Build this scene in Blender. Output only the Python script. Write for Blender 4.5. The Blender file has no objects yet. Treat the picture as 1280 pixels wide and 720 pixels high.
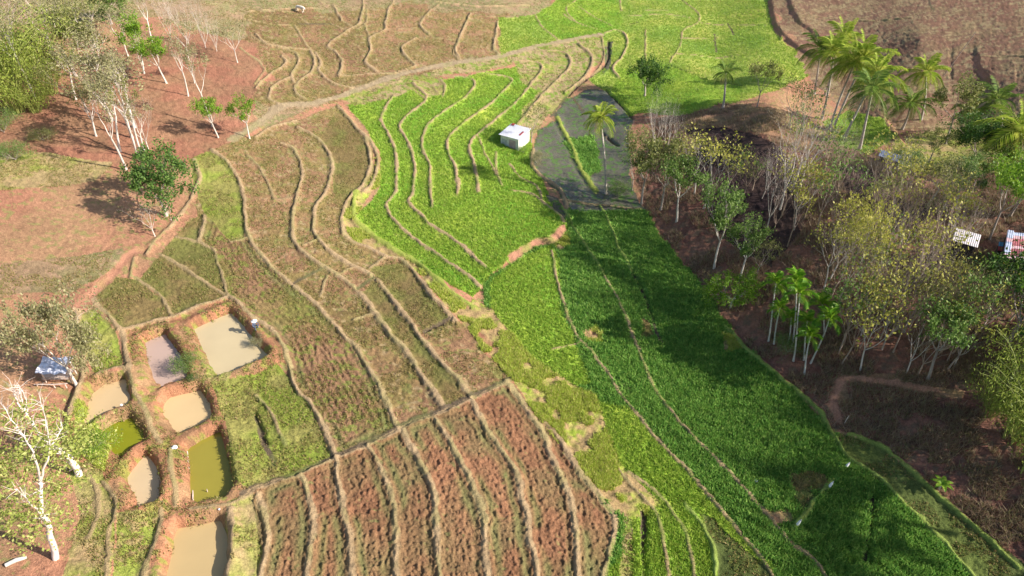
import bpy, math, random
import numpy as np
from mathutils import Vector
random.seed(7); rng = np.random.default_rng(7)
scene = bpy.context.scene
COL = scene.collection
R = math.radians
# ------------------------------------------------------------------ camera
PITCH = R(38.0); CH = 45.0; F = 865.0
sP, cP = math.sin(PITCH), math.cos(PITCH)
cd = bpy.data.cameras.new('camera'); cam = bpy.data.objects.new('camera', cd); COL.objects.link(cam)
cam.location = (0, 0, CH); cam.rotation_euler = (math.pi/2-PITCH, 0, 0)
cd.sensor_width = 36; cd.lens = F/1280*36; cd.clip_start = 0.5; cd.clip_end = 20000
scene.camera = cam

# ------------------------------------------------------------------ relief: heights (m) at surveyed points of the photo
CP = [(0,300,6),(100,250,5.6),(200,300,4.3),(0,100,8.5),(150,100,7.2),(0,600,3.8),(50,700,3.4),(100,450,3.9),(0,450,5),
 (200,500,2.9),(200,420,3.2),(330,450,2.8),(300,250,3.8),(400,300,3.0),(500,450,2.1),(570,400,1.8),(330,700,2.2),(500,600,2.0),(650,600,1.7),
 (735,650,1.3),(600,460,1.8),(540,370,2.0),(440,240,2.6),(460,290,1.6),(520,345,1.2),(600,380,0.8),(680,440,0.4),(720,520,0.4),(800,600,0.3),(850,700,0),
 (640,330,.6),(560,250,1.2),(470,200,1.8),(430,150,2.4),(600,150,1.2),(690,180,0),(750,180,-.1),(500,100,2.6),(400,50,4.2),(600,20,3),(300,100,5.2),(250,0,7.5),(400,-60,6),
 (800,50,1),(900,80,.6),(900,20,1.5),(800,-60,2),(1000,20,4.5),(1150,50,7.5),(1280,50,10),(1280,-60,13),(1000,-60,7),(1100,110,3.5),(1060,150,1.6),(1010,110,1.6),(1200,150,4.5),
 (840,150,2.4),(880,138,4.2),(960,148,6),(1060,195,7),(1150,215,7.6),(1280,250,9),(1210,300,8),(1280,320,8.2),(900,200,3.3),(960,250,4.4),(1050,300,5.8),(1150,400,4.4),(1050,400,3.2),(1280,450,5.2),
 (800,250,0),(830,290,0.1),(870,340,.1),(920,410,0),(1000,490,0),(1080,560,-.2),(1180,640,-.4),(1280,700,-.3),(860,275,1.8),(910,345,1.6),(965,410,1.6),(1100,480,1.8),(1180,540,1.6),(1280,590,2.0),
 (760,400,0),(800,330,0),(1000,650,0),(1000,560,0),(700,300,.1),(750,250,0),(1400,400,8),(1400,700,2),(-100,400,6.5),(-100,0,10),(-100,700,4),(600,780,1.6),(1000,780,0),(300,780,2)]
CPa = np.array(CP, float)
def _rbf():
    P = CPa[:, :2]/300.0; d = np.linalg.norm(P[:, None]-P[None], axis=2)
    n = len(P); A = np.zeros((n+3, n+3)); A[:n, :n] = d; A[:n, n] = 1; A[:n, n+1:] = P; A[n, :n] = 1; A[n+1:, :n] = P.T
    A[:n, :n] -= np.eye(n)*0.004
    return np.linalg.solve(A, np.r_[CPa[:, 2], 0, 0, 0])
_W = _rbf()
GU = np.arange(-100, 1381, 10.0); GV = np.arange(-60, 781, 10.0)
def _eval(U, V):
    P = CPa[:, :2]/300.0; X = np.stack([U, V], -1)/300.0
    d = np.sqrt(((X[..., None, :]-P)**2).sum(-1))
    n = len(P); return d@_W[:n]+_W[n]+X[..., 0]*_W[n+1]+X[..., 1]*_W[n+2]
_HG = _eval(*np.meshgrid(GU, GV))
def hmac(u, v):
    u = np.clip(np.asarray(u, float), -100, 1379.9); v = np.clip(np.asarray(v, float), -60, 779.9)
    fu = (u+100)/10; fv = (v+60)/10; i = fu.astype(int); j = fv.astype(int)
    i = np.minimum(i, len(GU)-2); j = np.minimum(j, len(GV)-2); a = fu-i; b = fv-j
    return (_HG[j, i]*(1-a)+_HG[j, i+1]*a)*(1-b)+(_HG[j+1, i]*(1-a)+_HG[j+1, i+1]*a)*b
def at(u, v, h=None):
    u = np.asarray(u, float); v = np.asarray(v, float)
    if h is None: h = hmac(u, v)
    a = (u-640)/F; b = (360-v)/F
    t = (CH-h)/(sP-b*cP)
    return np.stack(np.broadcast_arrays(a*t, (cP+b*sP)*t, h+0*t), -1)
def ppm(v, h=0):   # photo pixels per metre at photo row v
    b = (360-v)/F; return F/((CH-h)/(sP-b*cP))
def proj(p):
    x, y, z = p[..., 0], p[..., 1], p[..., 2]-CH
    dep = y*cP-z*sP; up = y*sP+z*cP
    return 640+F*x/dep, 360-F*up/dep

# ------------------------------------------------------------------ noise
def _hash(i, j, s):
    h = (i.astype(np.int64)*374761393+j.astype(np.int64)*668265263+s*974711) & 0xffffffff
    h = ((h ^ (h >> 13))*1274126177) & 0xffffffff
    return ((h ^ (h >> 16)) & 0xffff)/65535.0
def noise(x, y, s=0):
    i = np.floor(x); j = np.floor(y); a = x-i; b = y-j; a = a*a*(3-2*a); b = b*b*(3-2*b)
    return (_hash(i, j, s)*(1-a)+_hash(i+1, j, s)*a)*(1-b)+(_hash(i, j+1, s)*(1-a)+_hash(i+1, j+1, s)*a)*b
def fbm(x, y, sc, o=3, s=0):
    r = 0; w = 1; t = 0
    for k in range(o):
        r = r+w*noise(x/sc+13.7*k, y/sc-7.1*k, s+k); t += w; w *= .55; sc = sc*.48
    return r/t

# ------------------------------------------------------------------ ground grid
u_in = np.arange(-26, 1307, 1.3); v_in = np.arange(-13, 736, 1.3)
def ext(a0, n, st, g):
    o = []; x = a0
    for k in range(n): st *= g; x += st; o.append(x)
    return o
u = np.r_[ext(u_in[0], 30, -2, 1.17)[::-1], u_in, ext(u_in[-1], 30, 2, 1.17)]
v = np.r_[-300, -290, -275, -255, -230, np.arange(-205, -16, 6.0), v_in, ext(v_in[-1], 16, 2, 1.17)]
U, V = np.meshgrid(u, v)
P = at(U, V); X, Y, Z = P[..., 0], P[..., 1], P[..., 2].copy()
NV, NU = U.shape
print('grid', NU, NV)
ss = lambda t: np.clip(t, 0, 1)**2*(3-2*np.clip(t, 0, 1))
_e = .74*(Y*cP+CH*sP)+6
SHADE_HILL = 9*ss((X-_e)/20)*(1-ss((Y-46)/16))  # unseen hill off the right edge, added to shade the lower valley
Z += SHADE_HILL; P[..., 2] += SHADE_HILL
wu = U+(fbm(X, Y, 2.5, 2, 50)-.5)*7; wv = V+(fbm(X, Y, 2.5, 2, 60)-.5)*5

def inside(pts, uu, vv):
    pts = list(pts); r = np.zeros(uu.shape, bool)
    x0 = min(p[0] for p in pts); x1 = max(p[0] for p in pts); y0 = min(p[1] for p in pts); y1 = max(p[1] for p in pts)
    m = (uu > x0) & (uu < x1) & (vv > y0) & (vv < y1)
    a, b = uu[m], vv[m]; c = np.zeros(a.shape, bool); n = len(pts)
    for k in range(n):
        (xa, ya), (xb, yb) = pts[k], pts[(k+1) % n]
        if ya == yb: continue
        c ^= ((ya > b) != (yb > b)) & (a < (xb-xa)*(b-ya)/(yb-ya)+xa)
    r[m] = c; return r

# zone: colour A, colour B, patch size, roughness amp, grain size, furrows, class name
ZD = {
 'soil':   ((.41,.195,.12),(.37,.215,.12), 7, .07, .4, 0, 'ground'),
 'redsoil':((.33,.15,.094),(.30,.165,.095), 3, .12, .5, 0, 'ground'),
 'dryg':   ((.33,.225,.13),(.25,.225,.10), 6, .06, .4, 0, 'ground'),
 'stub':   ((.285,.163,.09),(.235,.172,.068), 2.2, .13, .30, 0, 'fallow_field'),
 'olive':  ((.215,.155,.065),(.175,.17,.05), 2.0, .12, .30, 0, 'fallow_field'),
 'plough': ((.285,.142,.076),(.24,.155,.076), 2.5, .17, .24, .03, 'ploughed_field'),
 'furrow': ((.25,.145,.08),(.18,.16,.05), 5, .12, .26, .055, 'ploughed_field'),
 'weeds':  ((.22,.27,.045),(.27,.25,.075), 1.8, .14, .32, 0, 'weedy_field'),
 'ponds':  ((.40,.19,.105),(.36,.23,.12), 2.6, .08, .35, 0, 'pond_bank'),
 'grass':  ((.27,.31,.06),(.36,.27,.13), 1.8, .12, .35, 0, 'grass_bank'),
 'rough':  ((.29,.36,.05),(.36,.25,.12), 1.3, .22, .6, 0, 'grass_bank'),
 'redb':   ((.38,.18,.11),(.36,.27,.12), 1.6, .24, .6, 0, 'grass_bank'),
 'rice':   ((.19,.34,.035),(.28,.40,.05), 3.0, .12, .28, 0, 'rice_field'),
 'ricey':  ((.37,.42,.09),(.29,.38,.075), 4.0, .10, .30, 0, 'rice_field'),
 'tang':   ((.30,.29,.08),(.36,.27,.14), 2.2, .10, .35, 0, 'grass_bank'),
 'deep':   ((.15,.33,.06),(.26,.42,.085), 3.0, .20, .36, 0, 'rice_field'),
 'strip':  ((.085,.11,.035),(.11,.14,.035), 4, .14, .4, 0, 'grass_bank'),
 'litter': ((.20,.095,.07),(.27,.135,.09), 3, .22, .55, 0, 'woodland_floor'),
 'dark_floor':  ((.040,.026,.027),(.07,.045,.038), 2, .20, .5, 0, 'woodland_floor'),  # much darker patches of the woodland floor
 'ridge':  ((.30,.175,.105),(.24,.17,.09), 2, .20, .6, 0, 'woodland_floor'),
 'hill':   ((.225,.125,.08),(.25,.175,.095), 3, .12, .4, 0, 'hillside'),
 'flood':  ((.095,.09,.06),(.12,.11,.08), 2.5, .04, .3, 0, 'flooded_field'),
}
ZK = list(ZD)
ZP = [
 ('dryg', [(-300,-400),(720,-400),(690,0),(640,70),(420,125),(330,160),(300,120),(290,60),(200,20),(-300,60)]),
 ('stub', [(310,18),(450,5),(640,12),(628,72),(573,80),(480,104),(420,122),(350,132),(320,125),(300,60)]),
 ('dryg', [(-60,350),(60,325),(140,312),(150,325),(125,348),(85,372),(20,366),(-60,378)]),
 ('redsoil',[(60,110),(120,60),(240,40),(320,55),(330,95),(312,160),(262,190),(240,200),(200,215),(60,200),(-60,185),(-60,120)]),
 ('grass',[(-60,195),(60,190),(140,205),(120,225),(60,235),(-60,240)]),
 ('stub', [(262,187),(340,160),(372,150),(423,132),(443,157),(463,180),(470,215),(452,240),(428,268),(430,285),(441,300),(463,310),(503,325),(540,365),(560,395),(600,420),(640,475),(500,540),(417,577),(367,480),(345,430),(285,372),(247,300),(243,200)]),
 ('olive',[(423,132),(443,157),(463,180),(470,215),(452,240),(428,268),(418,250),(415,212),(400,175)]),
 ('olive',[(463,335),(503,327),(540,370),(560,400),(530,413),(500,385)]),
 ('olive',[(467,350),(487,372),(560,463),(577,485),(555,505),(510,445),(450,368)]),
 ('rough',[(428,268),(452,240),(470,215),(470,190),(478,225),(455,250),(445,270),(462,292),(493,313),(520,327),(560,362),(600,400),(640,440),(690,500),(700,560),(650,490),(600,430),(560,385),(520,340),(503,325),(463,311),(441,300),(430,285)]),
 ('plough',[(318,618),(500,537),(587,503),(640,480),(690,545),(735,605),(768,650),(750,740),(720,800),(310,800)]),
 ('weeds',[(236,200),(262,187),(287,207),(303,240),(306,300),(290,303),(257,270),(245,240)]),
 ('furrow',[(250,275),(258,270),(290,303),(308,303),(320,312),(340,335),(367,357),(423,413),(473,480),(495,537),(418,577),(403,530),(367,480),(358,445),(320,400),(285,372),(273,335),(266,313),(250,295)]),
 ('olive',[(173,350),(200,318),(285,370),(218,397),(193,362)]),
 ('olive',[(200,318),(220,297),(247,303),(267,313),(273,330),(280,353),(283,368)]),
 ('olive',[(150,413),(117,373),(143,345),(173,350),(207,380),(213,397)]),
 ('olive',[(220,297),(240,272),(258,268),(248,302)]),
 ('ponds',[(112,378),(150,413),(187,402),(247,383),(283,372),(320,400),(357,440),(355,458),(290,480),(285,540),(298,600),(318,618),(325,800),(160,800),(150,650),(95,590),(85,520),(100,480),(108,468),(160,468),(155,430)]),
 ('weeds',[(98,400),(115,385),(143,413),(157,462),(122,470),(105,440)]),
 ('weeds',[(268,482),(320,470),(345,458),(358,470),(387,505),(415,575),(310,616),(292,600),(283,530)]),
 ('grass',[(85,580),(120,575),(148,640),(128,800),(60,800),(90,680),(100,640)]),
 ('grass',[(150,645),(200,640),(185,730),(135,760)]),
 ('grass',[(285,630),(318,620),(330,700),(325,800),(280,760)]),
 ('grass',[(258,455),(300,462),(285,480),(262,478)]),
 ('rough',[(95,500),(110,505),(135,560),(130,590),(95,560)]),
 ('rice', [(432,132),(470,125),(497,114),(517,109),(533,120),(540,118),(553,100),(600,92),(640,84),(700,62),(757,48),(757,62),(727,103),(690,140),(664,172),(668,205),(705,275),(712,290),(640,320),(605,350),(590,372),(545,345),(493,313),(460,290),(445,270),(472,240),(478,200),(463,165)]),
 ('tang', [(640,72),(700,52),(750,43),(760,60),(727,103),(690,140),(664,172),(645,165),(650,140),(675,115),(650,100)]),
 ('tang', [(420,122),(480,104),(573,80),(640,66),(700,50),(755,42),(757,49),(700,58),(640,80),(600,90),(553,93),(533,103),(515,110),(495,120),(440,132)]),
 ('tang', [(515,106),(553,96),(556,118),(533,122)]),
 ('ricey',[(622,22),(668,18),(705,-5),(720,-400),(930,-400),(962,-60),(968,40),(1005,72),(1010,95),(960,115),(925,128),(850,145),(800,140),(787,147),(760,115),(735,100),(758,80),(756,45),(700,50),(625,68)]),
 ('rice', [(670,18),(705,-5),(760,-30),(780,30),(755,45),(700,50),(680,33)]),
 ('rice', [(775,85),(833,80),(880,97),(925,108),(925,128),(850,145),(800,140),(787,147),(765,118)]),
 ('flood',[(700,150),(690,143),(710,122),(735,112),(757,110),(778,135),(792,150),(785,170),(790,240),(805,262),(707,262),(700,240),(668,215),(664,195),(672,165)]),
 ('deep', [(703,175),(745,165),(752,213),(735,222),(722,205)]),
 ('deep', [(705,262),(805,262),(830,300),(870,350),(905,400),(930,432),(987,483),(1040,540),(1060,570),(1120,620),(1190,690),(1260,800),(900,800),(750,800),(757,720),(768,650),(735,600),(690,520),(660,455),(605,392),(603,352),(640,325),(670,305),(710,292)]),
 ('rice', [(612,350),(640,326),(690,300),(700,330),(700,390),(720,430),(740,480),(700,480),(660,450),(610,392)]),
 ('rice', [(740,500),(790,510),(817,543),(853,583),(900,640),(960,705),(990,800),(750,800),(757,720),(790,660)]),
 ('rough',[(590,375),(612,385),(640,420),(665,445),(700,470),(740,490),(758,530),(775,580),(830,630),(790,650),(770,640),(735,600),(690,530),(655,490),(610,430),(580,395)]),
 ('redb', [(585,395),(600,415),(650,450),(665,478),(640,475),(600,435)]),
 ('redb', [(640,480),(680,520),(740,600),(765,640),(740,605),(690,545)]),
 ('redb', [(702,292),(712,288),(714,303),(700,309),(690,303)]),
 ('redb', [(752,425),(735,430),(725,415),(748,405)]),
 ('olive',[(800,395),(812,400),(818,420),(806,425)]),
 ('redb', [(900,418),(925,420),(930,436),(905,440)]),('olive',[(985,592),(1005,585),(1035,595),(1030,612),(998,618),(985,605)]),('strip',[(990,618),(1012,608),(1020,628),(1000,640)]),('redb',[(955,635),(985,636),(993,650),(965,655)]),
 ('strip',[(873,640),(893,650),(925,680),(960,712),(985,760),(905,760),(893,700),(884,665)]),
 ('tang', [(778,645),(790,650),(792,745),(772,745)]),
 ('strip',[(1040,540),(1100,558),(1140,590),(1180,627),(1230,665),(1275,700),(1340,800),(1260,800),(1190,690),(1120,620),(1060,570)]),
 ('litter',[(805,262),(795,215),(825,150),(900,130),(960,135),(1040,168),(1110,195),(1180,190),(1700,200),(1700,900),(1340,800),(1280,705),(1180,622),(1100,556),(1040,536),(987,480),(930,430),(905,398),(870,348),(830,298)]),
 ('dark_floor',[(850,158),(900,160),(975,178),(1010,215),(1000,290),(960,340),(905,300),(868,225)]),
 ('dark_floor',[(1060,200),(1110,225),(1170,260),(1140,300),(1060,250)]),
 ('ridge',[(845,150),(900,128),(960,130),(1040,165),(1110,195),(1180,215),(1100,215),(1030,190),(950,165),(860,160)]),
 ('ridge',[(1045,520),(1043,490),(1060,472),(1110,470),(1200,490),(1200,500),(1110,482),(1065,485),(1055,525)]),
 ('ridge',[(1180,420),(1230,430),(1250,470),(1200,470)]),
 ('hill', [(930,-400),(962,-60),(968,40),(1005,72),(1020,100),(1060,130),(1130,190),(1700,210),(1900,-400)]),
 ('rice', [(1028,152),(1062,138),(1100,148),(1118,172),(1085,194),(1050,182)]),
 ('grass',[(1120,170),(1300,150),(1300,210),(1180,225),(1110,200)]),
]
ZI = np.zeros(U.shape, np.int16)
wu2 = U+(fbm(X, Y, 7, 4, 52)-.5)*44; wv2 = V+(fbm(X, Y, 7, 4, 62)-.5)*30
for k_, (nme, poly) in enumerate(ZP):
    wild = (nme == 'stub' and k_ == 1) or nme in ('redsoil', 'dark_floor', 'ridge', 'hill') or (nme in ('dryg', 'grass') and min(q[0] for q in poly) <= -60 and k_ < 4 and k_ > 0)
    ZI[inside(poly, wu2, wv2) if wild else inside(poly, wu, wv)] = ZK.index(nme)
HARD = ('olive', 'furrow')

# lines: (kind, points).  b earth ridge, s small ridge, g grassy ridge, d ditch, p path, c cut bank
LN = [
 ('b',[(305,625),(320,613),(367,595),(417,575),(460,555),(500,537),(533,522),(560,512),(587,500),(612,488),(637,476)]),
 ('d',[(305,621),(320,609),(367,591),(417,571),(460,551),(500,533),(533,518),(560,508),(587,496),(612,484),(637,472)]),
 ('b',[(323,622),(333,653),(335,680),(328,713),(324,740)]),
 ('b',[(378,595),(388,623),(392,650),(388,687),(383,722),(382,745)]),
 ('b',[(420,578),(427,610),(432,650),(438,687),(442,745)]),
 ('b',[(462,558),(480,593),(492,623),(495,667),(494,745)]),
 ('b',[(503,540),(520,570),(538,603),(545,637),(548,680),(551,745)]),
 ('b',[(545,525),(567,560),(587,600),(602,640),(608,687),(610,745)]),
 ('b',[(590,502),(613,543),(637,580),(647,600),(655,633),(663,673),(674,745)]),
 ('b',[(632,477),(660,513),(677,540),(690,577),(708,613),(717,653),(727,745)]),
 ('b',[(683,530),(707,563),(733,603),(750,623),(767,647),(768,673),(757,707),(742,745)]),
 ('b',[(265,187),(287,207),(303,235),(308,280),(317,308),(340,335),(367,357),(397,383),(423,413),(447,437),(460,460),(473,480),(487,510),(495,535)]),
 ('b',[(352,180),(367,187),(378,213),(373,240),(366,270),(368,303),(387,323),(420,343),(450,367),(467,390),(487,417),(507,440),(530,473),(553,508)]),
 ('b',[(373,160),(393,170),(408,187),(415,210),(407,240),(395,260),(393,287),(407,310),(437,330),(467,347),(487,370),(510,400),(533,433),(560,463),(577,480),(587,497)]),
 ('b',[(423,132),(443,157),(463,177),(472,200),(467,227),(453,240)]),
 ('b',[(457,173),(463,200),(457,227),(434,252),(427,283),(440,302),(463,311),(482,321),(503,325),(520,343),(540,370),(553,383),(568,402)]),
 ('g',[(445,240),(443,270),(460,290),(493,313),(520,327),(547,350),(567,368),(590,385)]),
 ('d',[(367,354),(402,335)]),('d',[(447,361),(467,347)]),('s',[(462,335),(482,321)]),('d',[(530,413),(563,397)]),('s',[(443,400),(463,392)]),('s',[(290,303),(308,297)]),
 ('s',[(310,195),(325,210),(340,240),(343,249),(363,248)]),('s',[(410,345),(400,370)]),('s',[(395,300),(380,306)]),('s',[(420,345),(440,335)]),
 ('s',[(200,318),(227,333),(253,352),(285,371)]),
 ('s',[(220,297),(247,303),(267,313),(273,330),(280,353),(287,372)]),
 ('b',[(257,270),(253,290),(248,300)]),
 ('s',[(165,345),(173,350),(193,362),(207,380),(218,397)]),
 ('b',[(117,373),(133,393),(150,413),(157,440),(163,470)]),
 ('b',[(150,413),(187,402),(213,397),(247,383),(283,372)]),
 ('c',[(97,385),(110,373),(143,343),(160,320),(177,313)]),('s',[(167,323),(163,347)]),
 ('b',[(184,318),(195,300),(205,290),(220,275),(235,255),(243,238),(250,222),(243,200)]),
 ('b',[(285,371),(300,383),(320,400),(340,413),(357,440),(367,480),(387,503),(403,530),(417,563),(420,577)]),
 ('s',[(320,497),(337,513),(347,537),(358,555)]),('d',[(316,515),(330,553),(343,580)]),
 ('b',[(98,388),(98,420),(106,450),(102,480),(88,520)]),
 ('s',[(122,470),(150,463),(163,470)]),
 ('s',[(162,470),(178,505),(192,540),(204,558)]),
 ('s',[(215,565),(218,600),(222,632)]),
 ('s',[(105,590),(118,610),(122,640),(112,672)]),('s',[(128,605),(145,628),(146,645),(137,675),(133,740)]),('s',[(204,640),(198,670),(183,700),(172,745)]),
 ('s',[(240,640),(290,632),(305,625)]),('b',[(292,640),(290,680),(283,745)]),
 # upper green terraces
 ('b',[(492,120),(480,137),(477,153),(490,177),(495,200),(495,240),(483,258),(497,280),(520,300),(553,323),(583,343),(600,358)]),
 ('b',[(517,104),(533,123),(515,140),(500,157),(507,173),(517,200),(517,240),(512,253),(527,270),(537,280),(553,290),(580,310),(607,335)]),
 ('b',[(553,95),(587,98),(593,107),(580,123),(550,143),(533,160),(527,183),(537,207),(538,240),(541,257)]),
 ('b',[(556,88),(583,88),(613,93),(630,95),(640,101),(633,110),(613,130),(580,153),(560,173),(560,190),(570,213),(572,242)]),
 ('b',[(640,77),(670,78),(677,87),(660,110),(640,133),(603,163),(587,183),(593,207),(598,240)]),
 ('b',[(660,63),(703,65),(713,80),(700,97),(680,117),(660,140),(645,160)]),
 ('b',[(723,55),(737,67),(740,77),(730,97),(706,116)]),
 ('s',[(752,47),(755,67),(751,82),(735,100)]),
 ('b',[(748,45),(766,38),(780,42),(784,54),(777,72),(766,85),(774,97)]),('s',[(807,37),(807,53),(807,77)]),
 ('s',[(862,32),(853,40),(850,57),(837,78)]),('s',[(668,18),(677,33),(697,50)]),
 ('s',[(720,0),(707,12),(720,28)]),('s',[(773,-10),(777,13)]),('s',[(853,0),(873,17),(873,27),(862,34)]),
 ('s',[(873,28),(957,30)]),('d',[(910,30),(917,43)]),('s',[(853,48),(897,47)]),('d',[(893,43),(895,65)]),('s',[(840,67),(927,68)]),('d',[(833,80),(880,97),(927,107)]),
 ('s',[(705,18),(718,27),(748,37)]),('s',[(722,8),(741,20),(766,33)]),('s',[(777,12),(835,13)]),('s',[(783,20),(831,18),(862,22)]),('d',[(787,30),(797,27)]),
 ('d',[(760,50),(757,80),(727,103),(707,123),(688,146)]),
 ('d',[(717,123),(727,137)]),('d',[(757,112),(775,130),(790,148)]),('d',[(750,165),(772,182)]),
 ('g',[(697,147),(713,180),(727,213),(745,240)]),('b',[(667,187),(665,207),(680,223),(700,238),(710,262)]),
 ('s',[(597,168),(608,195),(625,225)]),('s',[(700,250),(760,257),(800,262)]),('s',[(620,190),(622,215)]),('s',[(637,205),(650,222),(672,233),(678,252),(700,270),(705,280)]),('s',[(640,238),(665,243),(680,256)]),('s',[(619,198),(622,220),(627,232)]),
 # cross road and far brown terraces
 ('p',[(290,175),(330,150),(353,132),(387,130),(420,122),(453,110),(487,97),(527,87),(573,78),(620,72),(673,57),(700,52),(750,43)]),
 ('b',[(417,7),(427,25)]),('b',[(455,8),(448,30),(435,38),(410,57),(420,65),(428,80),(423,95)]),('s',[(458,10),(458,27),(447,37)]),
 ('b',[(487,8),(482,30),(480,38),(462,48),(463,63),(457,77),(472,90)]),('b',[(540,12),(525,30),(537,43)]),('b',[(520,48),(503,58),(507,70),(520,82)]),
 ('b',[(588,17),(575,47),(570,63),(573,72)]),('b',[(622,27),(620,43),(617,60),(623,68)]),
 ('s',[(480,38),(520,35)]),('s',[(537,47),(570,50)]),('d',[(373,30),(415,30)]),('b',[(320,43),(333,55),(347,58),(387,63)]),
 ('s',[(368,32),(378,48),(388,62)]),('b',[(394,66),(401,77),(399,90),(417,104),(439,110)]),('b',[(347,58),(370,67),(373,80),(365,93),(367,103)]),
 ('b',[(388,63),(393,76),(390,90),(376,100),(369,110),(371,118),(382,124)]),('b',[(320,110),(337,93),(357,80),(353,70)]),('b',[(363,97),(343,107),(337,123),(353,132)]),
 ('s',[(439,109),(460,105),(472,100)]),('s',[(452,114),(478,105),(500,101)]),('s',[(512,100),(536,105),(547,116)]),('s',[(505,108),(522,116),(532,126)]),('s',[(541,93),(556,106),(553,121)]),('b',[(460,93),(487,92),(505,88),(520,82)]),('s',[(312,44),(327,52),(341,59)]),('s',[(570,54),(567,67),(573,74)]),('s',[(300,22),(340,30),(372,32)]),('s',[(428,95),(480,92),(510,90)]),('s',[(515,90),(545,80)]),
 ('b',[(320,172),(340,160),(370,152)]),('s',[(300,60),(330,85),(318,105)]),('b',[(308,15),(350,12),(400,10)]),
 ('s',[(335,8),(352,14),(372,13)]),('s',[(395,-8),(402,4),(417,8)]),('s',[(455,8),(452,-8)]),('s',[(488,10),(495,-8)]),('s',[(540,12),(552,2)]),('s',[(250,28),(285,38),(312,44)]),('s',[(415,30),(432,38)]),('s',[(455,30),(462,48)]),('s',[(427,26),(447,37)]),
 ('s',[(588,20),(640,22)]),('b',[(545,2),(600,8),(660,6)]),
 # right valley
 ('w',[(703,258),(720,287),(740,320),(755,345)]),
 ('v',[(755,345),(780,390),(793,427),(803,453),(815,479),(840,517),(870,550),(900,580),(930,610),(960,648),(987,677),(1020,703),(1050,745)]),
 ('w',[(750,257),(763,283),(773,310),(790,340)]),('d',[(790,340),(807,373),(817,403),(825,427)]),
 ('v',[(690,312),(695,350),(707,387),(723,423),(740,440),(763,473),(790,510),(817,543),(853,583),(887,620),(923,663),(950,695),(985,745)]),
 ('s',[(690,437),(723,430)]),
 ('w',[(905,408),(940,443),(987,483),(1020,510),(1040,540),(1057,570),(1093,593),(1120,620),(1153,653),(1190,690),(1235,745)]),
 ('w',[(1060,543),(1103,560),(1140,590),(1180,627),(1227,667),(1273,710)]),
 ('w',[(1040,600),(1015,630),(993,657)]),('d',[(1093,620),(1080,700)]),
 ('s',[(773,587),(796,616),(820,643),(830,680),(838,745)]),('s',[(787,590),(823,618),(837,637),(853,660),(863,693),(871,745)]),
 ('w',[(857,630),(880,660),(893,693),(896,745)]),('d',[(803,640),(807,745)]),
 ('c',[(640,322),(670,303),(690,300),(705,285)]),
 ('p2',[(1048,525),(1042,500),(1050,480),(1070,473),(1110,478),(1160,488),(1200,492)]),
 ('c',[(962,0),(968,30),(985,50),(1010,66)]),('c',[(985,0),(995,25),(1020,45)]),('d',[(1160,0),(1166,12)]),('c',[(1220,70),(1222,85),(1235,100)]),
 ('s',[(1010,20),(1080,26),(1140,22)]),('s',[(1225,72),(1290,70)]),('c',[(1140,190),(1125,170),(1108,150)]),
]
PAR = {'b':(.23,.255,(.39,.275,.155)),'s':(.14,.18,(.34,.25,.13)),'g':(.24,.34,(.30,.34,.07)),'d':(-.35,.20,(.12,.09,.06)),'p':(.06,.8,(.37,.28,.17)),'p2':(.03,.32,(.42,.22,.14)),'c':(0,.45,(.36,.18,.115)),'v':(.17,.19,(.33,.24,.13)),'w':(.20,.18,(.24,.31,.07))}
DN = np.full(U.shape, 1e3)          # distance to the nearest ridge (m)
LI = np.full(U.shape, -1, np.int32)
GRV = np.zeros(U.shape); HADD = np.zeros(U.shape); LC = np.zeros(U.shape+(3,)); LW = np.zeros(U.shape)
def smooth_line(pts):
    p = np.array(pts, float); 
    if len(p) < 3: return p
    out = []
    q = np.vstack([2*p[0]-p[1], p, 2*p[-1]-p[-2]])
    for k in range(1, len(q)-2):
        for t in (0, .25, .5, .75):
            out.append(.5*((2*q[k])+(-q[k-1]+q[k+1])*t+(2*q[k-1]-5*q[k]+4*q[k+1]-q[k+2])*t*t+(-q[k-1]+3*q[k]-3*q[k+1]+q[k+2])*t**3))
    out.append(p[-1]); return np.array(out)
wob = (fbm(X, Y, 1.6, 3, 90)-.5)*.42
wid = .60+.5*noise(X/2.1, Y/2.1, 91)+.35*noise(X/.5, Y/.5, 92)
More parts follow.
